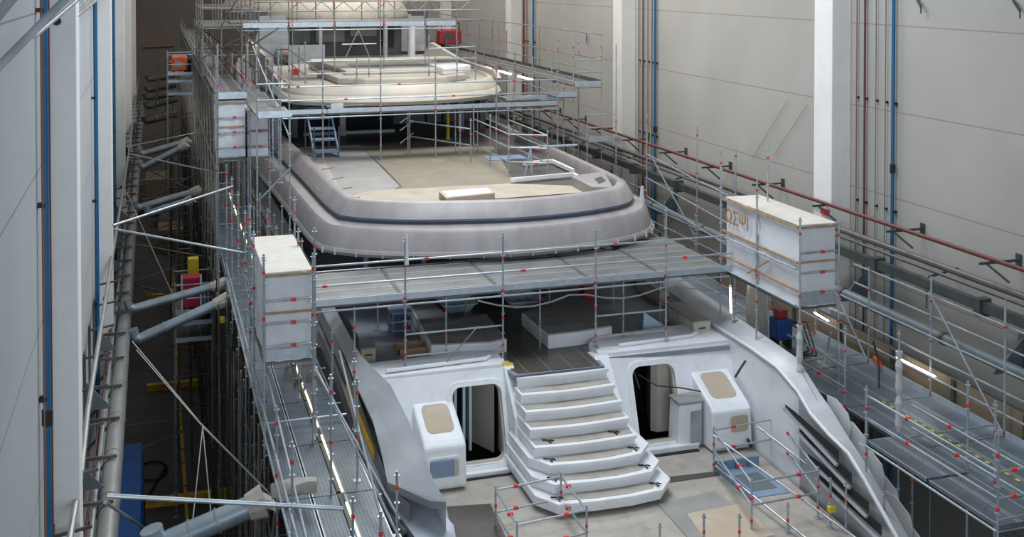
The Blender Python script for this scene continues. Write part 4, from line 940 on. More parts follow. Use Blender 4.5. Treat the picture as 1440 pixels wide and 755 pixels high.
for k in range(9):
    y = ys[k]
    MB().tube((PX[0]-.05, y, -19.2+(k % 2)*1.0), (PX[0]-.05, y+2.57, -14.8+(k % 2)), .024).build('brace', M['galv_dark'], t)
    MB().tube((PX[0]-.05, y+2.57, -14.8), (PX[0]-.05, y, -10.4), .024).build('brace', M['galv_warm'], t)
    for r in range(3): board(t, 2.3+r*.62, y, Z, 2.57, 'y', w=.61, m='board_b')
    MB().box(3.42, 3.50, y+.05, y+2.5, Z+.0, Z+.04).build('gap_channel', M['darkmetal'], t)
for x, y, b2 in ((4.2, 20.3, -9.0), (4.2, 24.9, -8.4), (3.9, 22.8, -8.1), (4.15, 27.8, -8.6), (3.8, 17.5, -9.1)): standard(t, x, y, Z, b2, (b2-.3, b2-1.2))
for a, b2 in (((3.3, 29, -8.6), (4.2, 19.5, -10.1)), ((4.2, 27, -8.9), (3.6, 17, -9.6)), ((2.35, 26, -8.6), (2.5, 16, -10.1)), ((3.3, 25.2, -8.5), (4.25, 20.3, -9.9))): ledger(t, a, b2, m='galv', name='brace')
for a, b2 in (((2.3, 20, -10.0), (3.4, 20.1, -10.0)), ((2.3, 26, -10.05), (4.2, 26, -10.05))): ledger(t, a, b2)
# second layer of stacked tubes against the outside: the many leaning tubes seen down the face
for k in range(26):
    y = 15+k*.9; x = 2.12-.04*(k % 3)
    MB().tube((x, y+random.uniform(-1, 1), -19.4), (x+random.uniform(-.1, .25), y+random.uniform(-2.2, 2.2), -10.6+random.uniform(-.8, .4)), .026).build('leaning_tube', M['galv_dark' if k % 3 else 'galv_warm'], t)

tl = thing('light_strip', 'long warm light strip lying in the gap between the near port planks', 'light', (3.46, 22, Z))
for k in range(5): MB().box(3.50, 3.53, 15.5+k*3.4, 18.4+k*3.4, -10.16, -10.13).build('lit_tube', M['tube_warm'], tl)
MB().box(3.49, 3.54, 15.3, 32, -10.2, -10.16).build('channel', M['darkmetal'], tl)

# --- port side scaffold, far part, decks z -4
t = thing('port_scaffold', 'far high part of the port scaffold with pale walkway receding beside the upper decks', 'scaffold', (2.5, 65, -19.5))
ys = [38.9+2.57*k for k in range(21)]
for k, y in enumerate(ys):
    for j, x in enumerate((2.05, 3.02)):
        standard(t, x, y, -19.5, -3.0-(k % 3)*.25 if k else -2.2, (-3.6, -5.2) if k < 3 else (-3.6,) if k < 8 and j else (), m='galv_warm' if k else 'galv')
    for z in (-6.1, -8.2): MB().tube((2.05, y, z), (3.02, y, z), .024).build('transom', M['galv_warm'], t)
    if k < 20:
        for r in range(2): board(t, 2.06+r*.485, y, -4.0, 2.57, 'y', w=.475)
        MB().tube((2.0, y, -18.8), (2.0, y+2.57, -14.6), .024).build('brace', M['galv_dark'], t)
        MB().tube((2.0, y+2.57, -14.0), (2.0, y, -9.6), .024).build('brace', M['galv_dark'], t)
        MB().tube((2.0, y, -8.6), (2.0, y+2.57, -4.2), .024).build('brace', M['galv_warm'], t)
        MB().tube((3.02, y, -3.9 if k % 2 else -3.2), (3.02, y+2.57, -3.2 if k % 2 else -3.9), .02).build('brace', M['galv_warm'], t)
for z in (-18.6, -16.6, -14.6, -12.6, -10.6, -8.6, -6.4, -4.2, -3.5):
    for x in (2.0, 3.05): ledger(t, (x, 38.9, z), (x, 90.3, z), m='galv_dark' if z < -8 else 'galv_warm')
for k in range(26):
    y = 40+k*1.6
    MB().tube((1.95, y+random.uniform(-1, 1), -19.4), (2.0+random.uniform(-.1, .1), y+random.uniform(-2, 2), -9.6+random.uniform(-2, 2.4)), .026).build('leaning_tube', M['galv_dark'], t)
MB().obox((2.06, 38.85, -3.92), (3.0, 38.85, -3.92), .05, .22).build('toe_board', M['toe'], t)
# second strip next to the third deck
t = thing('port_scaffold', 'short slanting run of pale planks between the high port walkway and third deck', 'scaffold', (3.5, 42, -10))
ys = [35.9, 38.47, 41.04, 43.6, 46.2, 48.8]
for k, y in enumerate(ys[:-1]):
    w = [.55, .5, .45, .4, .4][k]
    for r in range(2): board(t, 3.08+r*w, y, -4.3, 2.57, 'y', w=w-.01)
for y in ys[:4]:
    for x in (3.06, 4.05): standard(t, x, y, -10.0 if x < 3.5 else -6.85 if y > 37 else -10.2, -2.3 if y < 36 else -3.0, (-3.4, -2.9), m='galv')
MB().obox((3.1, 35.85, -4.25), (4.1, 35.85, -4.25), .05, .2).build('toe_board', M['toe'], t)
for h in (.5, 1.0): ledger(t, (3.06, 35.85, -4.3+h), (4.05, 35.85, -4.3+h), name='guard_rail'); ledger(t, (4.05, 35.9, -4.3+h), (4.05, 43.6, -4.3+h), name='guard_rail')
ledger(t, (4.05, 35.9, -5.0), (3.6, 44, -2.6), name='brace'); ledger(t, (3.2, 36.2, -6.9), (4.1, 36.2, -6.0), name='brace')
# --- inner gangway along the port hull beyond the bridge
t = thing('port_gangway', 'dark shadowed gangway planks between port scaffold and hull beyond the bridge', 'scaffold', (3.7, 42, -10.3))
for k in range(8):
    for r in range(3): board(t, 2.35+r*.62, 37.75+k*2.57, -10.2, 2.57, 'y', w=.61, m='board_b')
for k in range(6): MB().obox((3.4, 38+k*3, -10.15), (3.4, 40.4+k*3, -10.15), .03, .03).build('lit_tube', M['tube_warm'], t)
for k in range(4):
    for x in (3.1, 4.0): standard(t, x, 32.5+k*2.57, -10.2, [-7.4, -8.2][k % 2], (-8.6, -9.2))
MB().obox((3.0, 33, -8.2), (3.9, 30, -9.5), .3, .05).build('curved_deflector', M['slate'], t)
for x in (2.35, 4.2): ledger(t, (x, 32.5, -10.32), (x, 58.3, -10.32))

# --- starboard scaffold (deck z -10.4)
t = thing('starboard_scaffold', 'long starboard scaffold with blue-grey planks and many rails along the right wall', 'scaffold', (17.2, 25, -19.5))
ys = [13.4+2.57*k for k in range(15)]
Z = -10.4
tops = {0: -8.2, 1: -7.7, 2: -8.0, 3: -7.3, 4: -7.4, 5: -7.8, 6: -8.0, 7: -7.0}
for k, y in enumerate(ys):
    for x in (15.9, 18.35):
        top = tops.get(k, -8.4) if x > 17 else (-8.4 if k < 8 else -9.0)
        if x < 17 and 3 <= k <= 7 and k != 4: top = Z-.1
        standard(t, x, y, -19.5, top, (top-.6, top-1.6, Z+.05))
    MB().tube((15.9, y, Z-.12), (18.35, y, Z-.12), .024).build('transom', M['galv'], t)
    if k < 14:
        for r in range(4): board(t, 15.92+r*.61, y, Z, 2.57, 'y', w=.60, m='board_b')
        if k < 6: toe(t, (18.33, y, Z), (18.33, y+2.5, Z), .15)
for h in (.5, 1.0, 1.5): ledger(t, (18.35, 12, Z+h), (18.35, 49.4, Z+h), name='guard_rail')
for h in (2.0, 2.5): ledger(t, (18.4, 12, Z+h), (18.4, 27, Z+h), name='guard_rail')
for z in (-12.6, -14.8, -17): 
    for x in (15.9, 18.35): ledger(t, (x, 12, z), (x, 49.4, z))
for k in (1, 3, 5): 
    MB().tube((18.3, ys[k], Z+.1), (18.3, ys[k]+2.57, Z+2.6), .024).build('brace', M['galv'], t)
    MB().tube((18.3, ys[k]+.2, Z+.2), (15.9, ys[k]+.2, Z+.2), .024).build('transom', M['galv'], t)
# near outer rails of the walkway with red clips
for k in (0, 1, 2, 4): 
    for h in (.5, 1.0):
        l = ledger(t, (15.88, ys[k], Z+h), (15.88, ys[k]+2.57, Z+h), name='guard_rail')
        clamp_on(l, (15.86, ys[k]+.8+h*.5, Z+h))
b = MB()
for k in range(28): b.obox((17.0, 15.5+k*.3, Z+.012), (17.0, 15.62+k*.3, Z+.012), .06, .01)
b.build('warning_tape', M['yellow'], t)
# raised inner bay hugging the quarter
t = thing('scaffold_bay', 'near starboard scaffold bay of tread planks with white wrapped post between hull and walkway', 'scaffold', (15.3, 19, -19.5))
Z = -10.2
for y0 in (17.3, 19.4):
    for r in range(2): board(t, 14.95+r*.5, y0, Z, 2.05, 'y', w=.49, m='board_b')
for x, y, a, b2 in ((14.95, 21.45, -19.5, -9.0), (14.95, 17.35, -19.5, -8.4), (15.95, 17.35, -19.5, -8.3), (15.9, 21.6, -19.5, -7.9), (15.95, 19.4, -19.5, -8.3)):
    standard(t, x, y, a, b2, (b2-.5, b2-1.5))
for h in (.5, 1.0): 
    for a, b2 in (((14.95, 21.45), (14.95, 17.35)), ((14.95, 17.35), (15.95, 17.35))):
        l = ledger(t, (*a, Z+h), (*b2, Z+h), name='guard_rail'); clamp_on(l, V((*a, Z+h))*.65+V((*b2, Z+h))*.35)
for z in (Z-.12, Z+.1): ledger(t, (14.95, 17.35, z), (15.95, 17.35, z))
ledger(t, (14.93, 17.35, Z-.12), (14.93, 21.45, Z-.12)); ledger(t, (14.95, 21.5, Z-.05), (15.95, 21.5, Z-.05))
def wrap_post(px, y, x, z0, z1, root):
    n = 12; b = MB(); pts = []
    prev = None
    for k in range(n):
        z = z0+(z1-z0)*k/n; r = .04+.05*abs(math.sin(k*1.9)); 
        if prev: b.tube((x, y, prev[0]), (x, y, z), prev[1], r, n=8)
        prev = (z, r)
    b.build('plastic_wrap', M['film'], root, smooth=True)
wrap_post(0, 17.35, 15.95, -10.0, -8.5, t); wrap_post(0, 21.6, 15.9, -10.2, -8.2, t)

# --- upper starboard platforms
t = thing('starboard_platform', 'high starboard platform with railings and fluorescent tubes beneath, beside the third deck', 'scaffold', (16.6, 60, -19.5))
ys = [42.6+2.57*k for k in range(14)]
for k, y in enumerate(ys):
    for x in (16.0, 17.2): standard(t, x, y, -10.4 if k < 4 else -9, [-2.3, -2.5, -2.7][k % 3] if x > 16.5 else (-2.3 if k in (0, 4) else -3.5), (-3.2, -4.3, -2.8), m='galv' if k < 3 else 'galv_warm')
    MB().tube((16.0, y, -4.42), (17.2, y, -4.42), .024).build('transom', M['galv'], t)
    if k < 13:
        for r in range(2): board(t, 16.0+r*.6, y, -4.3, 2.57, 'y', w=.59)
        MB().box(17.17, 17.2, y+.05, y+2.5, -4.3, -4.12).build('toe_board', M['darkmetal'], t)
for h in (.5, 1.0, 2.0): ledger(t, (17.22, 42.6, -4.3+h), (17.22, 76, -4.3+h), m='galv_warm', name='guard_rail')
for h in (.5, 1.0): ledger(t, (16.0, 42.58, -4.3+h), (17.2, 42.58, -4.3+h), name='guard_rail')
toe(t, (16.05, 42.55, -4.36), (17.15, 42.55, -4.36), .2)
for h in (-.5, .3): ledger(t, (15.98, 42.6, -4.3+h), (15.98, 76, -4.3+h), m='galv_warm')
# lower landing under it, z -6.1
for r in range(2): board(t, 15.95+r*.6, 41.0, -6.3, 2.0, 'y', w=.59)
toe(t, (16.0, 40.95, -6.36), (17.1, 40.95, -6.36), .2)
for x in (15.95, 17.15): standard(t, x, 40.95, -10.4, -5.0 if x < 16 else -2.6, (-5.6, -6.3))
for h in (.5, 1.0): ledger(t, (15.95, 40.93, -6.3+h), (17.15, 40.93, -6.3+h), name='guard_rail')
for k in range(4):
    y = (47.3, 50.4, 53.7, 57.7)[k]
    tl = thing('fluorescent_lamp', ('nearest of the four lit tubes under the high starboard platform edge', 'second nearest lit tube under the high starboard platform', 'third lit tube under the high starboard platform', 'farthest lit tube under the high starboard platform, smallest')[k], 'lamp', (15.9, y, -4.6))
    MB().box(15.88, 15.93, y, y+2.1, -4.52, -4.46).build('batten', M['white'], tl); MB().tube((15.84, y+.05, -4.5), (15.84, y+2.05, -4.5), .035).build('tube', M['tube_on'], tl)
# walkway link from the starboard platform to the middle walkway
t = thing('scaffold_walkway', 'short plank link joining the middle walkway to starboard platform', 'scaffold', (15.5, 43, -5.2))
for r in range(3): board(t, 13.7, 43.6+r*.61, -4.95, 2.2, 'x')
for r in range(2): board(t, 15.15, 42.2+r*.61, -4.7, .85, 'x')
toe(t, (13.75, 43.5, -4.98), (15.9, 43.5, -4.98), .2); toe(t, (15.15, 42.15, -4.72), (15.95, 42.15, -4.72), .2)
for x in (13.75, 15.9): standard(t, x, 43.45, -6.85 if x < 15 else -10.4, -4.0, (-4.5,))
# --- slim outer posts and rails beyond the upper deck on the starboard side
t = thing('edge_protection', 'tall thin posts with rails and a slanting stay between upper deck and right wall', 'guard rail', (17, 36, -10.4))
pts = [(at(910, 300, z=-8.6), at(910, 160, y=1)), (0, 0)]
for px, py0, py1, y in ((909.5, 293, 160, 39.5), (980, 330, 178, 35.5), (1034, 362, 206, 31.6)):
    q = at(px, py0, y=y); r = at(px, py1, y=y)
    standard(t, q.x, y, -10.4, r.z, (r.z-.3, r.z-1.6, r.z-3.0))
q = [at(909.5, 250, y=39.5), at(980, 290, y=35.5), at(1034, 320, y=31.6)]
for dz in (0, .9, -.7):
    for a, b2 in zip(q, q[1:]): 
        l = ledger(t, a+V((0, 0, dz)), b2+V((0, 0, dz)), name='guard_rail')
ledger(t, at(917, 222, y=38), at(976, 330, y=36), name='brace')
ledger(t, (16.0, 60, -6.2), q[0]+V((0, 0, .4)), name='guard_rail', m='galv_warm'); ledger(t, (16.2, 60, -7.0), q[0]+V((0, 0, -.5)), name='guard_rail', m='galv_warm')
for px, py0, py1, y in ((1079.5, 280, 204, 27.4),):
    a = at(px, py0, y=y); standard(t, a.x, y, -10.4, at(px, py1, y=y).z, (at(px, py1, y=y).z-.35,))
p = at(903, 262, y=39.4); MB().tube(p, p+V((0, 0, -.9)), .06, .14).build('hanging_bag', M['sheet'], t)
# --- railed tower on the upper deck
t = thing('scaffold_tower', 'railed tube tower standing on the upper deck near its starboard edge', 'scaffold', (13, 39, -6.85))
P = [at(715.5, 248, z=-6.85), at(770, 250, z=-6.85)]
a, b2 = P; dy = V((0, 4.5, 0)); c2, d2 = a+dy, b2+dy
for q, top in ((a, -5.05), (b2, -5.2), (c2, -4.9), (d2, -4.9), (a*.5+c2*.5, -4.95)): standard(t, q.x, q.y, -6.85, top, (-6.0, -5.5))
for z in (-6.35, -5.85, -5.4):
    for u, v in ((a, b2), (a, c2), (b2, d2)): l = ledger(t, V((u.x, u.y, z)), V((v.x, v.y, z)), name='guard_rail')
    clamp_on(l, V((b2.x, b2.y, z))+V((-.4, 0, 0)))
p = at(738, 247, z=-6.85)
for k in range(2): ledger(t, p+V((k*.25, 0, 0)), p+V((.25, .1, .95)), m='toe', r=.035, name='trestle_leg')
ledger(t, p+V((-.3, .1, .95)), p+V((2.0, .2, .95)), m='toe', r=.04, name='trestle_bar')
# rails across the deckhouse front, upper deck
t = thing('deck_guard_rail', 'low two-bar rail on the upper deck below the middle walkway', 'guard rail', (9.5, 44.5, -6.85))
P = [at(576, 215, z=-6.85), at(647, 221, z=-6.85), at(662, 229, z=-6.85)]
for q in P: standard(t, q.x, q.y, -6.85, -5.2, (-5.9,))
for z in (-6.2, -5.6): ledger(t, V((P[0].x, P[0].y, z)), V((P[2].x, P[2].y, z)), name='guard_rail')
for z in (-6.5, -6.0, -5.7): ledger(t, V((P[0].x-.3, P[0].y+.3, z)), V((P[0].x+.35, P[0].y+.9, z+.3)), name='ladder_rung', m='toe', r=.02)

# --- tube frames on the swim platform
def frame(label, pts, z0, z1, rails, name='tube_frame', extra=()):
    c = sum((V((x, y, 0)) for x, y in pts), V((0, 0, 0)))/len(pts)
    t = thing(name, label, 'frame', (c.x, c.y, z0))
    for x, y in pts: standard(t, x, y, z0, z1, (z1-.45, z1-.95))
    n = len(pts)
    for k in range(n):
        a, b2 = pts[k], pts[(k+1) % n]
        for z in rails:
            l = ledger(t, (*a, z), (*b2, z)); clamp_on(l, V((*a, z))*.7+V((*b2, z))*.3)
    return t
P = [at(697, 686, y=24.2), at(789, 674, y=24.4), at(825, 722, y=22.7), at(727, 730, y=22.5)]
frame('open tube cage with red clips at the foot of the stair', [(P[0].x, P[0].y), (P[1].x, P[1].y), (P[2].x, P[2].y), (P[3].x, P[3].y)], -12.28, -11.35, (-11.45, -11.95))
A = at(1004, 622, y=25.2); B = at(1108, 720, y=22.4)
t = frame('long tube guard frame with red clips around the starboard well of the platform', [(A.x, 25.2), (A.x+1.9, 25.4), (14.35, 22.4), (12.6, 22.3)], -12.28, -11.1, (-11.2, -11.7))
for px, py, y, lab in ((1040, 722, 22.0, 'short tube standing at the front of the tan hatch'), (1168, 672, 21.9, 'upright tube with yellow clip beside the starboard flank'), (1190, 678, 21.6, 'upright tube second beside the starboard flank'), (1243, 690, 20.6, 'upright tube at the lower right near the plastic flaps'), (990, 722, 21.8, 'single short tube left of the tan hatch'), (928, 735, 21.6, 'single short tube at bottom centre'),
                      (1108, 706, 22.0, 'upright tube at the front corner of the platform frame')):
    q = at(px, py, y=y)
    t = thing('scaffold_post', lab, 'post', (q.x, y, -12.28)); standard(t, q.x, y, -12.28, q.z, (q.z-.4,), base=True)
    if px == 1168: MB().box(q.x-.09, q.x+.09, y-.1, y+.02, q.z-.75, q.z-.6, bevel=.03).build('yellow_clip', M['yellow'], t)
for a, b2, lab in (((1003, 612, 25), (1215, 765, 20.8), 'long rail slanting down past the starboard well'), ((1065, 600, 25.5), (1250, 740, 21), 'upper long rail slanting down the starboard flank'), ((1006, 655, 25), (1150, 770, 21), 'lower long rail slanting across the tan hatch')):
    o = MB().tube(at(a[0], a[1], y=a[2]), at(b2[0], b2[1], y=b2[2]), .025).build('loose_rail', M['galv'], smooth=True); tag(o, lab, 'tube')
# hanging plastic flaps along the starboard quarter
t = thing('plastic_skirt', 'milky plastic flaps hanging along the starboard quarter edge', 'sheeting', (15.2, 21.5, -12))
for k, (px, py) in enumerate(((1180, 588), (1204, 622), (1226, 658), (1246, 694), (1264, 728), (1282, 764))):
    c = at(px, py, x=15.3+.03*(k % 2)); s = .42
    pr = [(c.y+s*1.2, c.z+s*.9), (c.y+s*.3, c.z+s*1.0), (c.y-s*.9, c.z+s*.55), (c.y-s*1.15, c.z-s*.1), (c.y-s*1.0, c.z-s*.8), (c.y-s*.5, c.z-s*.95), (c.y+s*.4, c.z-s*.6), (c.y+s*1.1, c.z-s*.1)]
    b = MB(); secs = []
    b.prism(pr, c.x-.012, c.x+.012, axis='x'); b.build('flap', M['film'], t, bevel=.01)

# --- sheeted enclosures
def tent(label, x0, x1, y0, y1, z0, z1, posts, group=None, top='sheet_top', body='sheet'):
    t = thing('sheeted_enclosure', label, 'tent', ((x0+x1)/2, y0, z0))
    b = MB(); n = 8; 
    def wob(a, b_): return .03*math.sin(a*9.1+b_*5.3)+.02*math.sin(a*3.7-b_*11)
    secs = []
    for i in range(n+1):
        z = z0+(z1-z0)*i/n; s = .05*math.sin(math.pi*i/n*2)**2; ring_ = []
        for (a, c2, ax) in (((x0, y0), (x1, y0), 0), ((x1, y0), (x1, y1), 1), ((x1, y1), (x0, y1), 0), ((x0, y1), (x0, y0), 1)):
            for k in range(7):
                u = k/7; x = a[0]+(c2[0]-a[0])*u; y = a[1]+(c2[1]-a[1])*u; w = wob(x*1.7+y*1.3, z) if 0 < k else 0
                ring_.append((x+(w if ax else 0)+0, y+(0 if ax else w), z))
        secs.append(ring_)
    b.loft(secs, closed=True); b.build('sheeting', M[body], t, smooth=True)
    MB().solid([(x0-.03, y0-.03, z1+.02), (x1+.03, y0-.03, z1+.02), (x1+.03, y1+.03, z1+.02), (x0-.03, y1+.03, z1+.02)], .05).build('roof_sheet', M[top], t, bevel=.02)
    for z in (z1-.06, z0+(z1-z0)*.55): MB().box(x0-.035, x1+.035, y0-.045, y0-.02, z-.03, z+.02).build('batten', M['wood'], t)
    for z in (z0+.04,): MB().box(x0, x1, y0-.05, y0-.02, z, z+.24).build('toe_board', M['toe'], t)
    for z in (z0+.35, z0+.85, z0+1.35):
        if z < z1-.3: l = ledger(t, (x0, y0-.07, z), (x1, y0-.07, z), name='guard_rail'); clamp_on(l, (x0*.4+x1*.6, y0-.08, z))
    for x, y, a, b2 in posts: standard(t, x, y, a, b2, (b2-.4, z0+.3, z0-.4), base=False)
    MB().box(x0-.05, x1+.05, y0, y1, z0-.07, z0-.01).build('floor_plank', M['board'], t)
    return t
tent('white sheeted enclosure on the port side, left end of the aft bridge, dusty tan roof', 2.32, 3.3, 25.2, 28.75, -8.4, -6.45, ((2.27, 25.1, -10.2, -6.0), (3.37, 25.1, -10.2, -5.5), (2.27, 28.8, -10.2, -5.6), (3.37, 28.8, -10.2, -5.5)))
tent('upper port enclosure of patched white sheets, left bay under the high walkway', 2.06, 2.94, 38.95, 41.5, -6.0, -4.12, ((2.0, 38.9, -10, -2.6),), top='sheet')
tent('upper port enclosure of patched white sheets, right bay nearer the yacht', 3.02, 3.68, 38.9, 41.5, -6.0, -4.4, ((3.72, 38.85, -10, -4.3),), top='sheet')
t = tent('white sheeted enclosure with brown lettering on the starboard side', 15.2, 16.2, 24.6, 28.35, -8.15, -6.12, ((15.15, 24.5, -10.4, -5.9), (16.25, 24.5, -10.4, -6.0), (15.15, 26.6, -10.4, -5.2), (15.15, 28.6, -10.4, -4.8)))
for z in (-6.18, -7.05, -7.75): MB().box(15.13, 15.16, 24.6, 28.5, z-.03, z+.03).build('batten', M['wood'], t)
for z in (-7.2, -8.1): ledger(t, (15.1, 24.6, z), (15.1, 28.5, z), name='guard_rail')
cu = bpy.data.curves.new('lettering', 'FONT'); cu.body = '\u03a9\u03a3\u03a8\u0399'; cu.size = .5; cu.extrude = .004; cu.offset = .008
tmp = bpy.data.objects.new('tmp', cu); C.objects.link(tmp)
bpy.context.view_layer.update()
me = bpy.data.meshes.new_from_object(tmp); bpy.data.objects.remove(tmp)
rot = Matrix(((0, 0, -1), (-1, 0, 0), (0, 1, 0)))
for v in me.vertices: v.co = rot@v.co+V((15.11, 28.25, -6.75))-ORG[t.name]
me.materials.clear(); me.materials.append(M['gold'])
o = bpy.data.objects.new('lettering', me); C.objects.link(o); o.parent = t
wrap_post(0, 24.5, 15.15, -10.3, -8.4, t)
MB().obox((15.1, 25.9, -7.3), (15.1, 27.0, -7.9), .03, .03).build('stain_strip', M['gold'], t)

# --- lamps and things under the lettered enclosure
def lamp(label, a, b2, r=.024, m='tube_on'):
    c = (V(a)+V(b2))/2; t = thing('fluorescent_lamp', label, 'lamp', c)
    MB().tube(a, b2, r).build('tube', M[m], t); d = (V(b2)-V(a)).normalized()
    MB().tube(V(a)-d*.06, a, r*1.3).tube(b2, V(b2)+d*.06, r*1.3).build('end_cap', M['white'], t)
lamp('upright lit tube leaning between bulwark and starboard gangway', at(1028, 447, x=16.1), at(1027, 404, x=16.1), .03)
lamp('small bent lit tube just above the upright lit tube', at(1031, 384, x=16.0), at(1054, 397, x=16.0), .03)
lamp('lit tube shining on the barrier boards right of the wrapped post', at(1146, 440, x=18.2), at(1166, 452, x=18.2))
lamp('lit tube shining on the barrier boards farther right near the red clip', at(1262, 503, x=18.2), at(1316, 530, x=18.2))
t = thing('barrier_board', 'long tan barrier board behind the starboard planks, lit by tubes', 'board', (18.6, 30, -11))
MB().box(18.48, 18.54, 20, 48, -11.4, -9.75).build('board', M['tan_board'], t)
for k in range(12): MB().box(18.42, 18.48, 20.5+k*2.4, 20.62+k*2.4, -11.4, -9.75).build('stud', M['darkmetal'], t)
c = at(1098, 442, x=16.8); t = thing('pump_unit', 'dark blue and red pump unit with hoses under the lettered enclosure', 'machine', (c.x, c.y, -10.4))
MB().box(c.x-.25, c.x+.25, c.y-.25, c.y+.25, -10.15, -9.55, bevel=.06).build('body', M['bluebox'], t); MB().box(c.x-.2, c.x+.12, c.y-.2, c.y+.1, -9.55, -9.3, bevel=.04).build('motor', M['redbox'], t)
for k in range(3): MB().path([(c.x+.2, c.y, -9.7), (c.x+.5+.1*k, c.y-.2, -9.9+.1*k), (c.x+.4, c.y-.8-.2*k, -10.3), (c.x-.2, c.y-.9, -10.36)], .025).build('hose', M['black'], t)
for dx in (-.2, .2): MB().box(c.x+dx-.04, c.x+dx+.04, c.y-.2, c.y+.2, -10.4, -10.15).build('foot', M['black'], t)
c = at(1065, 430, x=16.4); t = thing('hanging_cloth', 'crumpled grey cloth hanging under the lettered enclosure', 'cloth', (c.x, c.y, -10.2))
MB().loft([[(c.x+.28*math.cos(a*.5)*(1+.3*math.sin(a*2+k)), c.y+.3*math.sin(a*.5)*(1+.25*math.cos(a*3)), -8.45-k*.42) for a in range(12)] for k in range(5)], closed=True).build('cloth', M['canvas'], t, smooth=True)
c = at(1234, 510, x=18.3); o = MB().path([c+V((0, .15*math.cos(k), .1*math.sin(k*1.3))) for k in range(9)], .05).build('webbing_bundle', M['orange']); tag(o, 'orange red webbing bundle tied to the starboard rail', 'strap')
for a, b2, lab in (((1168, 468), (1150, 530), 'pale hose dangling from rail to starboard planks'), ((1228, 480), (1236, 545), 'dark cable dangling beside the orange webbing')):
    p, q = at(*a, x=17.0), at(*b2, x=16.8)
    o = MB().path([p, (p+q)/2+V((.15, .1, 0)), q], .025).build('hose', M['toe' if 'pale' in lab else 'black'], smooth=True); tag(o, lab, 'hose')
o = MB().path([at(1048, 508, z=-9.5), at(1040, 520, z=-9.9), at(1034, 530, z=-10.1)], .03).build('mooring_strap', M['darkmetal']); tag(o, 'dark strap lying against the inside of the starboard bulwark', 'strap')
o = MB().tube(at(980, 612, y=25.9), at(1150, 615, y=25.9), .012).build('spare', M['rope']) if 0 else None

t = thing('bracing_frame', 'dark tangle of thin braces and ladders filling the far left gap beside the long duct', 'scaffold', (.6, 70, -19.5))
for k in range(24):
    y = 44+k*2.3; z = -17.5+(k*5 % 9)
    MB().tube((-.7, y, z+random.uniform(-.8, .8)), (2.0, y+random.uniform(-3, 3), z+random.uniform(-1.5, 1.5)), .03).build('brace', M['galv_dark' if k % 3 else 'galv_warm'], t)
for k in range(7):
    y = 47+k*7; x = .9+.15*(k % 3)
    for dx in (0, .5): MB().tube((x+dx, y, -19.5), (x+dx, y, -9-(k % 3)), .03).build('upright', M['galv_dark'], t)
    for q in range(9): MB().tube((x, y, -18.8+q*1.0), (x+.5, y, -18.8+q*1.0), .025).build('rung', M['galv_dark'], t)
# --- far left platform with orange machine, and the red cabinet stand
def stand(label, x0, x1, y0, z, levels, name='access_platform'):
    t = thing(name, label, 'platform', ((x0+x1)/2, y0, -19.5))
    for y in (y0, y0+2.07):
        for x in (x0, x1): standard(t, x, y, -19.5, z+1.1, (z+.6,), m='galv')
        for h in (.5, 1.0): ledger(t, (x0, y, z+h), (x1, y, z+h), name='guard_rail')
        for k in range(1, 6): ledger(t, (x0, y, z-2*k-.3), (x1, y, z-2*k-.3), m='galv_dark')
    for zz in levels:
        for r in range(3): board(t, x0+.02+r*(x1-x0)/3, y0, zz, 2.07, 'y', w=(x1-x0)/3-.02)
        toe(t, (x0, y0-.03, zz-.06), (x1, y0-.03, zz-.06), .16)
    return t
stand('far high landing with stacked bright boards carrying the orange machine', .75, 2.0, 62, -5.05, (-5.05, -5.45, -6.1))
p = at(236, 78, y=63); t = thing('site_heater', 'orange machine on the far high landing in the left gap', 'machine', (1.35, 62.6, -5.05))
MB().box(.95, 1.75, 62.5, 63.3, -4.95, -4.15, bevel=.1).build('body', M['orange'], t); MB().box(1.1, 1.45, 62.47, 62.5, -4.7, -4.4).build('label_plate', M['greysheet'], t); MB().box(1.7, 1.95, 62.6, 63.3, -5.0, -4.3, bevel=.03).build('tank', M['black'], t)
for x in (1.0, 1.6): MB().box(x, x+.1, 62.5, 63.3, -5.05, -4.95).build('foot', M['black'], t)
MB().path([(.9, 62.7, -4.6), (.6, 62.6, -4.2), (.3, 62.5, -4.5), (.25, 62.5, -5.5), (.1, 62.5, -7)], .05).build('exhaust_hose', M['darkmetal'], t)
stand('access platform carrying the red cabinet, beside the upper branch duct', .72, 2.0, 42.6, -12.1, (-12.1, -12.5, -13.1))
t = thing('power_cabinet', 'bright crimson cabinet with white uprights in the left gap', 'cabinet', (1.25, 43.2, -12.1))
MB().box(.95, 1.62, 43.0, 43.6, -12.05, -10.95, bevel=.03).build('body', mat('crimson', (.45, .02, .07), rough=.4), t)
for x in (.93, 1.6): MB().box(x, x+.06, 42.95, 43.0, -12.1, -10.85).build('upright', M['white'], t)
t = thing('gas_rack', 'dark blue rack of bottles right of the crimson cabinet', 'rack', (1.8, 43.2, -12.1))
MB().box(1.68, 1.98, 43.0, 43.6, -12.1, -11.3, bevel=.02).build('frame', M['bluebox'], t)
for k in range(2): MB().tube((1.76+k*.14, 42.94, -12.1), (1.76+k*.14, 42.94, -11.2), .055, n=10).build('bottle', M['toe'], t)
o = MB().box(1.2, 1.6, 44.0, 44.4, -12.1, -10.5, bevel=.04).build('winch_housing', M['yellow']); tag(o, 'yellow orange housing sticking up behind the crimson cabinet', 'housing')
o = MB().box(2.02, 2.2, 37.8, 38.0, -11.2, -11.0, bevel=.04).build('lamp_housing', M['yellow']); tag(o, 'small bright yellow lamp housing at the wrapped end of the lower branch duct', 'lamp')
t = thing('cloth_bundle', 'crumpled beige cloth bundle tied at the port scaffold edge above the big bottom duct', 'cloth', (2.5, 22, -10.2))
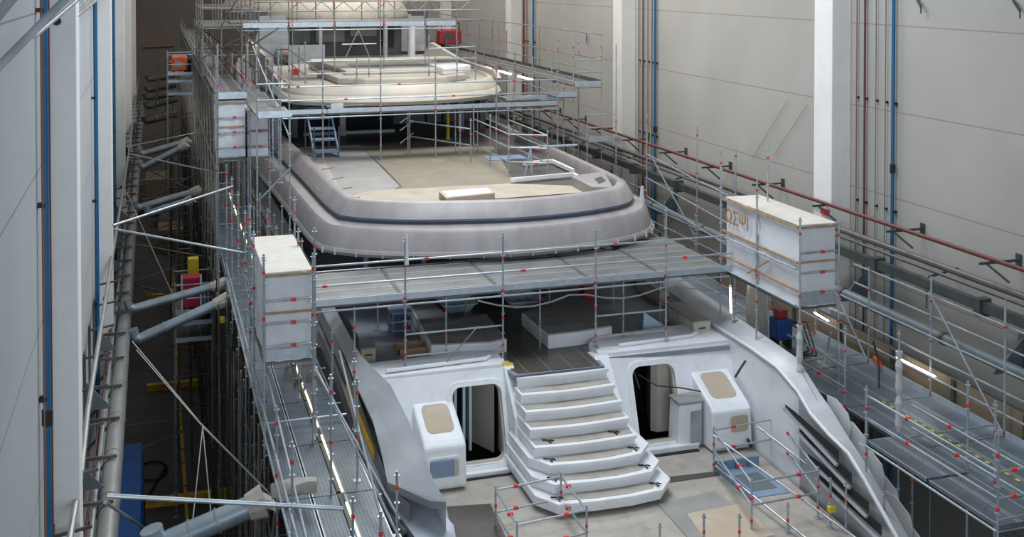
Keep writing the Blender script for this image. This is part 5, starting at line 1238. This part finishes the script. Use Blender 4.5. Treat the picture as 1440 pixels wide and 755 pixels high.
MB().loft([[(2.15+k*.16, 22.4-k*.1+.16*math.cos(a*.6)*(1+.3*math.sin(a+k*2)), -10.0+k*.05+.14*math.sin(a*.6)*(1+.3*math.cos(a*2+k))) for a in range(10)] for k in range(6)], closed=True).build('cloth', M['canvas'], t, smooth=True)
# workers' yellow floor cable etc. on the upper deck kept off; blue clip on port post
p = at(373, 562, x=2.28); o = MB().box(p.x-.05, p.x+.05, p.y-.05, p.y+.05, p.z-.07, p.z+.07, bevel=.02).build('blue_clip', M['blue_tag']); tag(o, 'small blue clip on the outer port post below the port enclosure', 'clip')

# look-alikes of one kind carry a common group
GROUPS = {'service_pipe': 'vertical service pipes on the hall walls', 'roof_strut': 'steel tubes crossing the top left corner', 'branch_duct': 'branch ducts spanning the left gap', 'tie_tube': 'thin tie tubes spanning the left gap',
          'rope': 'ropes in the left gap', 'floor_beam': 'yellow beams across the floor lanes', 'sheeted_enclosure': 'white sheeted enclosures on the scaffolds', 'fluorescent_lamp': 'lit tubes on the starboard side', 'scaffold_post': 'single posts around the swim platform',
          'loose_rail': 'slanting rails by the starboard flank', 'wooden_crate': 'crates on the cabin tops', 'moulded_lid': 'grey mouldings on the main deck', 'plastic_tub': 'pale blue tubs on the main deck', 'site_machine': 'machines on the third deck', 'wall_hook': 'hooks high on the right wall', 'stay_wire': 'slanting wires on the right wall', 'wall_pipe': 'thin pipes beside the left duct'}
for o in list(C.objects):
    st = o.name.split('.')[0]
    if o.parent is None and 'label' in o and st in GROUPS: o['group'] = GROUPS[st]

# ================================================================ LIGHT AND CAMERA
w = bpy.data.worlds.new('hall light'); bpy.context.scene.world = w; w.use_nodes = True
bg = w.node_tree.nodes['Background']; bg.inputs['Color'].default_value = (.84, .92, 1.0, 1); bg.inputs['Strength'].default_value = .27
def area(x, y, z, sx, sy, e, col, name):
    l = bpy.data.lights.new(name, 'AREA'); l.shape = 'RECTANGLE'; l.size = sx; l.size_y = sy; l.energy = e; l.color = col
    o = bpy.data.objects.new(name, l); C.objects.link(o); o.location = (x, y, z+H); return o
area(8.5, 27, 8, 8, 8, 2500, (.86, .93, 1), 'roof_light')
area(12, 42, 10, 7, 9, 3000, (1, .97, .93), 'roof_light')
area(11, 62, 11, 9, 14, 2600, (1, .96, .90), 'roof_light')
area(11, 88, 11, 9, 12, 1500, (1, .94, .87), 'roof_light')
d = area(8, -5, -4, 18, 12, 1900, (.80, .90, 1), 'front_fill'); d.rotation_euler = (math.radians(90), 0, 0)  # added unseen fill behind the camera, brightens what faces it
cam = bpy.data.cameras.new('camera'); co = bpy.data.objects.new('camera', cam); C.objects.link(co)
cam.sensor_width = 36; cam.sensor_fit = 'HORIZONTAL'; cam.lens = 36*F_PX/1440
cam.shift_y = -(377.5-PPY)/1440; cam.clip_end = 400; cam.clip_start = .05
co.matrix_world = Matrix.Translation((0, 0, H))@Matrix((RGT, UPV, -FWD)).transposed().to_4x4()
sc = bpy.context.scene; sc.camera = co
sc.view_settings.view_transform = 'Standard'; sc.view_settings.look = 'None'; sc.view_settings.gamma = 1
sc.view_settings.exposure = 0.0; sc.view_settings.use_curve_mapping = False
